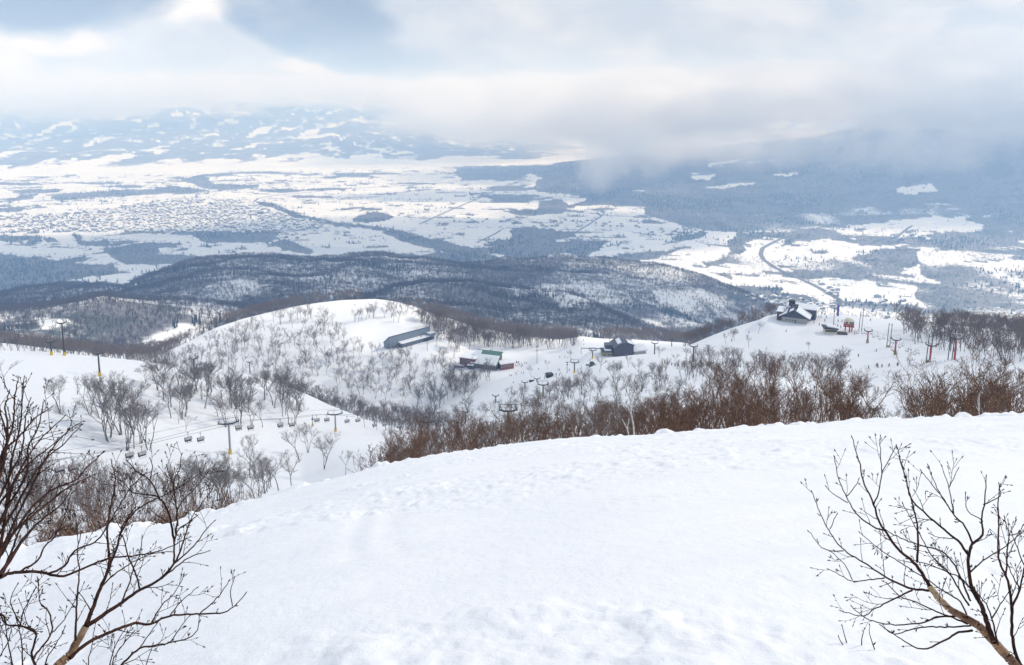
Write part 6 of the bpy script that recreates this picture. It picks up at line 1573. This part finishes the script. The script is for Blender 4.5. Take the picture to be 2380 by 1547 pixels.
def mist_mat(name, sc3, w, hi):
    m_ = bpy.data.materials.new(name); m_.use_nodes = True
    t = NT(m_.node_tree); t.n.remove(t.n['Principled BSDF'])
    pv = t.add('ShaderNodeVolumePrincipled')
    oc = t.add('ShaderNodeTexCoord').outputs['Object']
    pos = t.add('ShaderNodeNewGeometry').outputs['Position']
    q_ = t.vm('LENGTH', oc, None, 1)
    n_ = t.noise(t.vm('MULTIPLY', pos, sc3), 1.0, 5, 0.62)
    f = t.m('SUBTRACT', 1.0, q_)
    f = t.m('ADD', f, t.m('MULTIPLY', t.m('SUBTRACT', n_, 0.50), w))
    f = t.ramp(f, 0.05, hi)
    edge = t.ramp(q_, 1.0, 0.72)
    oi = t.add('ShaderNodeObjectInfo')
    d_ = t.m('MULTIPLY', t.m('MULTIPLY', f, edge), t.m('MULTIPLY', oi.outputs['Alpha'], MIST))
    pv.inputs['Color'].default_value = (0.99, 0.995, 1.0, 1)
    pv.inputs['Anisotropy'].default_value = 0.0
    t.put(pv.inputs['Density'], d_)
    t.l.new(pv.outputs[0], t.n['Material Output'].inputs['Volume'])
    return m_
MIST = 0.0020
MIST_M = mist_mat('mist', (1 / 800, 1 / 800, 1 / 300), 3.2, 0.6)
WISP_M = mist_mat('wisp', (1 / 230, 1 / 230, 1 / 330), 2.0, 0.7)
def mist(x, y, r, rx, ry, rz, label, dens=1.0, rot=0.0, lift=0.0, m_=None):
    p = at(x, y, r)
    bm = bmesh.new(); bmesh.ops.create_icosphere(bm, subdivisions=3, radius=1.03)
    e = bpy.data.meshes.new('mist'); bm.to_mesh(e); bm.free(); e.materials.append(m_ or MIST_M)
    o = bpy.data.objects.new('mist', e); COL.objects.link(o)
    p.z += lift
    top = HTOP - 8
    if p.z + rz * 1.03 > top: p.z = top - rz * 1.03
    o.location = p; o.scale = (rx, ry, rz)
    o.rotation_euler = (0, 0, rot - math.atan2(p.x, p.y))
    o.color = (1, 1, 1, dens)
    o['kind'] = 'stuff'; o['label'] = label
HTOP = 640.0
mist(100, 200, 14500, 6000, 1600, 520, 'pale low cloud sinking onto the left hills', 0.8)
mist(760, 195, 17500, 4200, 1500, 500, 'pale low cloud capping the far hill in the middle', 0.8)
mist(1150, 250, 11500, 2500, 2000, 620, 'pale low cloud over the head of the valley', 1.0)
mist(1480, 265, 8800, 2500, 1400, 600, 'pale low cloud over the valley beside the mountain foot', 1.1)
mist(1780, 235, 8300, 1500, 1100, 500, 'pale low cloud across the mountain flank', 1.2)
mist(2330, 160, 7200, 1500, 1100, 520, 'pale low cloud hiding the mountain shoulder', 1.2)
mist(1395, 385, 6600, 270, 240, 300, 'left of two torn wisps of cloud hanging before the dark forest', 3.2, m_=WISP_M)
mist(1490, 352, 6900, 430, 300, 300, 'right of two torn wisps of cloud hanging before the dark forest', 2.6, m_=WISP_M)
mist(1700, 350, 6400, 900, 400, 200, 'thin drift of mist low on the forested flank', 1.3, m_=WISP_M)
mist(2080, 345, 6100, 1000, 500, 240, 'thin drift of mist across the forested flank', 0.5, m_=WISP_M)
# ------------------------------------------------------------------ the air
def haze_box():
    m_ = bpy.data.materials.new('haze'); m_.use_nodes = True
    t = NT(m_.node_tree); t.n.remove(t.n['Principled BSDF'])
    pv = t.add('ShaderNodeVolumePrincipled')
    pv.inputs['Color'].default_value = (0.36, 0.60, 1.0, 1)
    pv.inputs['Absorption Color'].default_value = (1, 1, 1, 1)
    pv.inputs['Density'].default_value = HAZE
    pv.inputs['Anisotropy'].default_value = 0.0
    t.l.new(pv.outputs[0], t.n['Material Output'].inputs['Volume'])
    zlo = float(Z.min()) - 1.0
    s = 66000.0
    bm = bmesh.new(); bmesh.ops.create_cube(bm, size=1.0)
    for v_ in bm.verts: v_.co = Vector((v_.co.x * 2 * 72000, v_.co.y * 2 * 72000, zlo if v_.co.z < 0 else HTOP))
    e = bpy.data.meshes.new('haze'); bm.to_mesh(e); bm.free(); e.materials.append(m_)
    o = bpy.data.objects.new('haze', e); COL.objects.link(o)
    o['kind'] = 'stuff'; o['label'] = 'thin blue winter haze over the valley'
HAZE = 1.4e-4
haze_box()
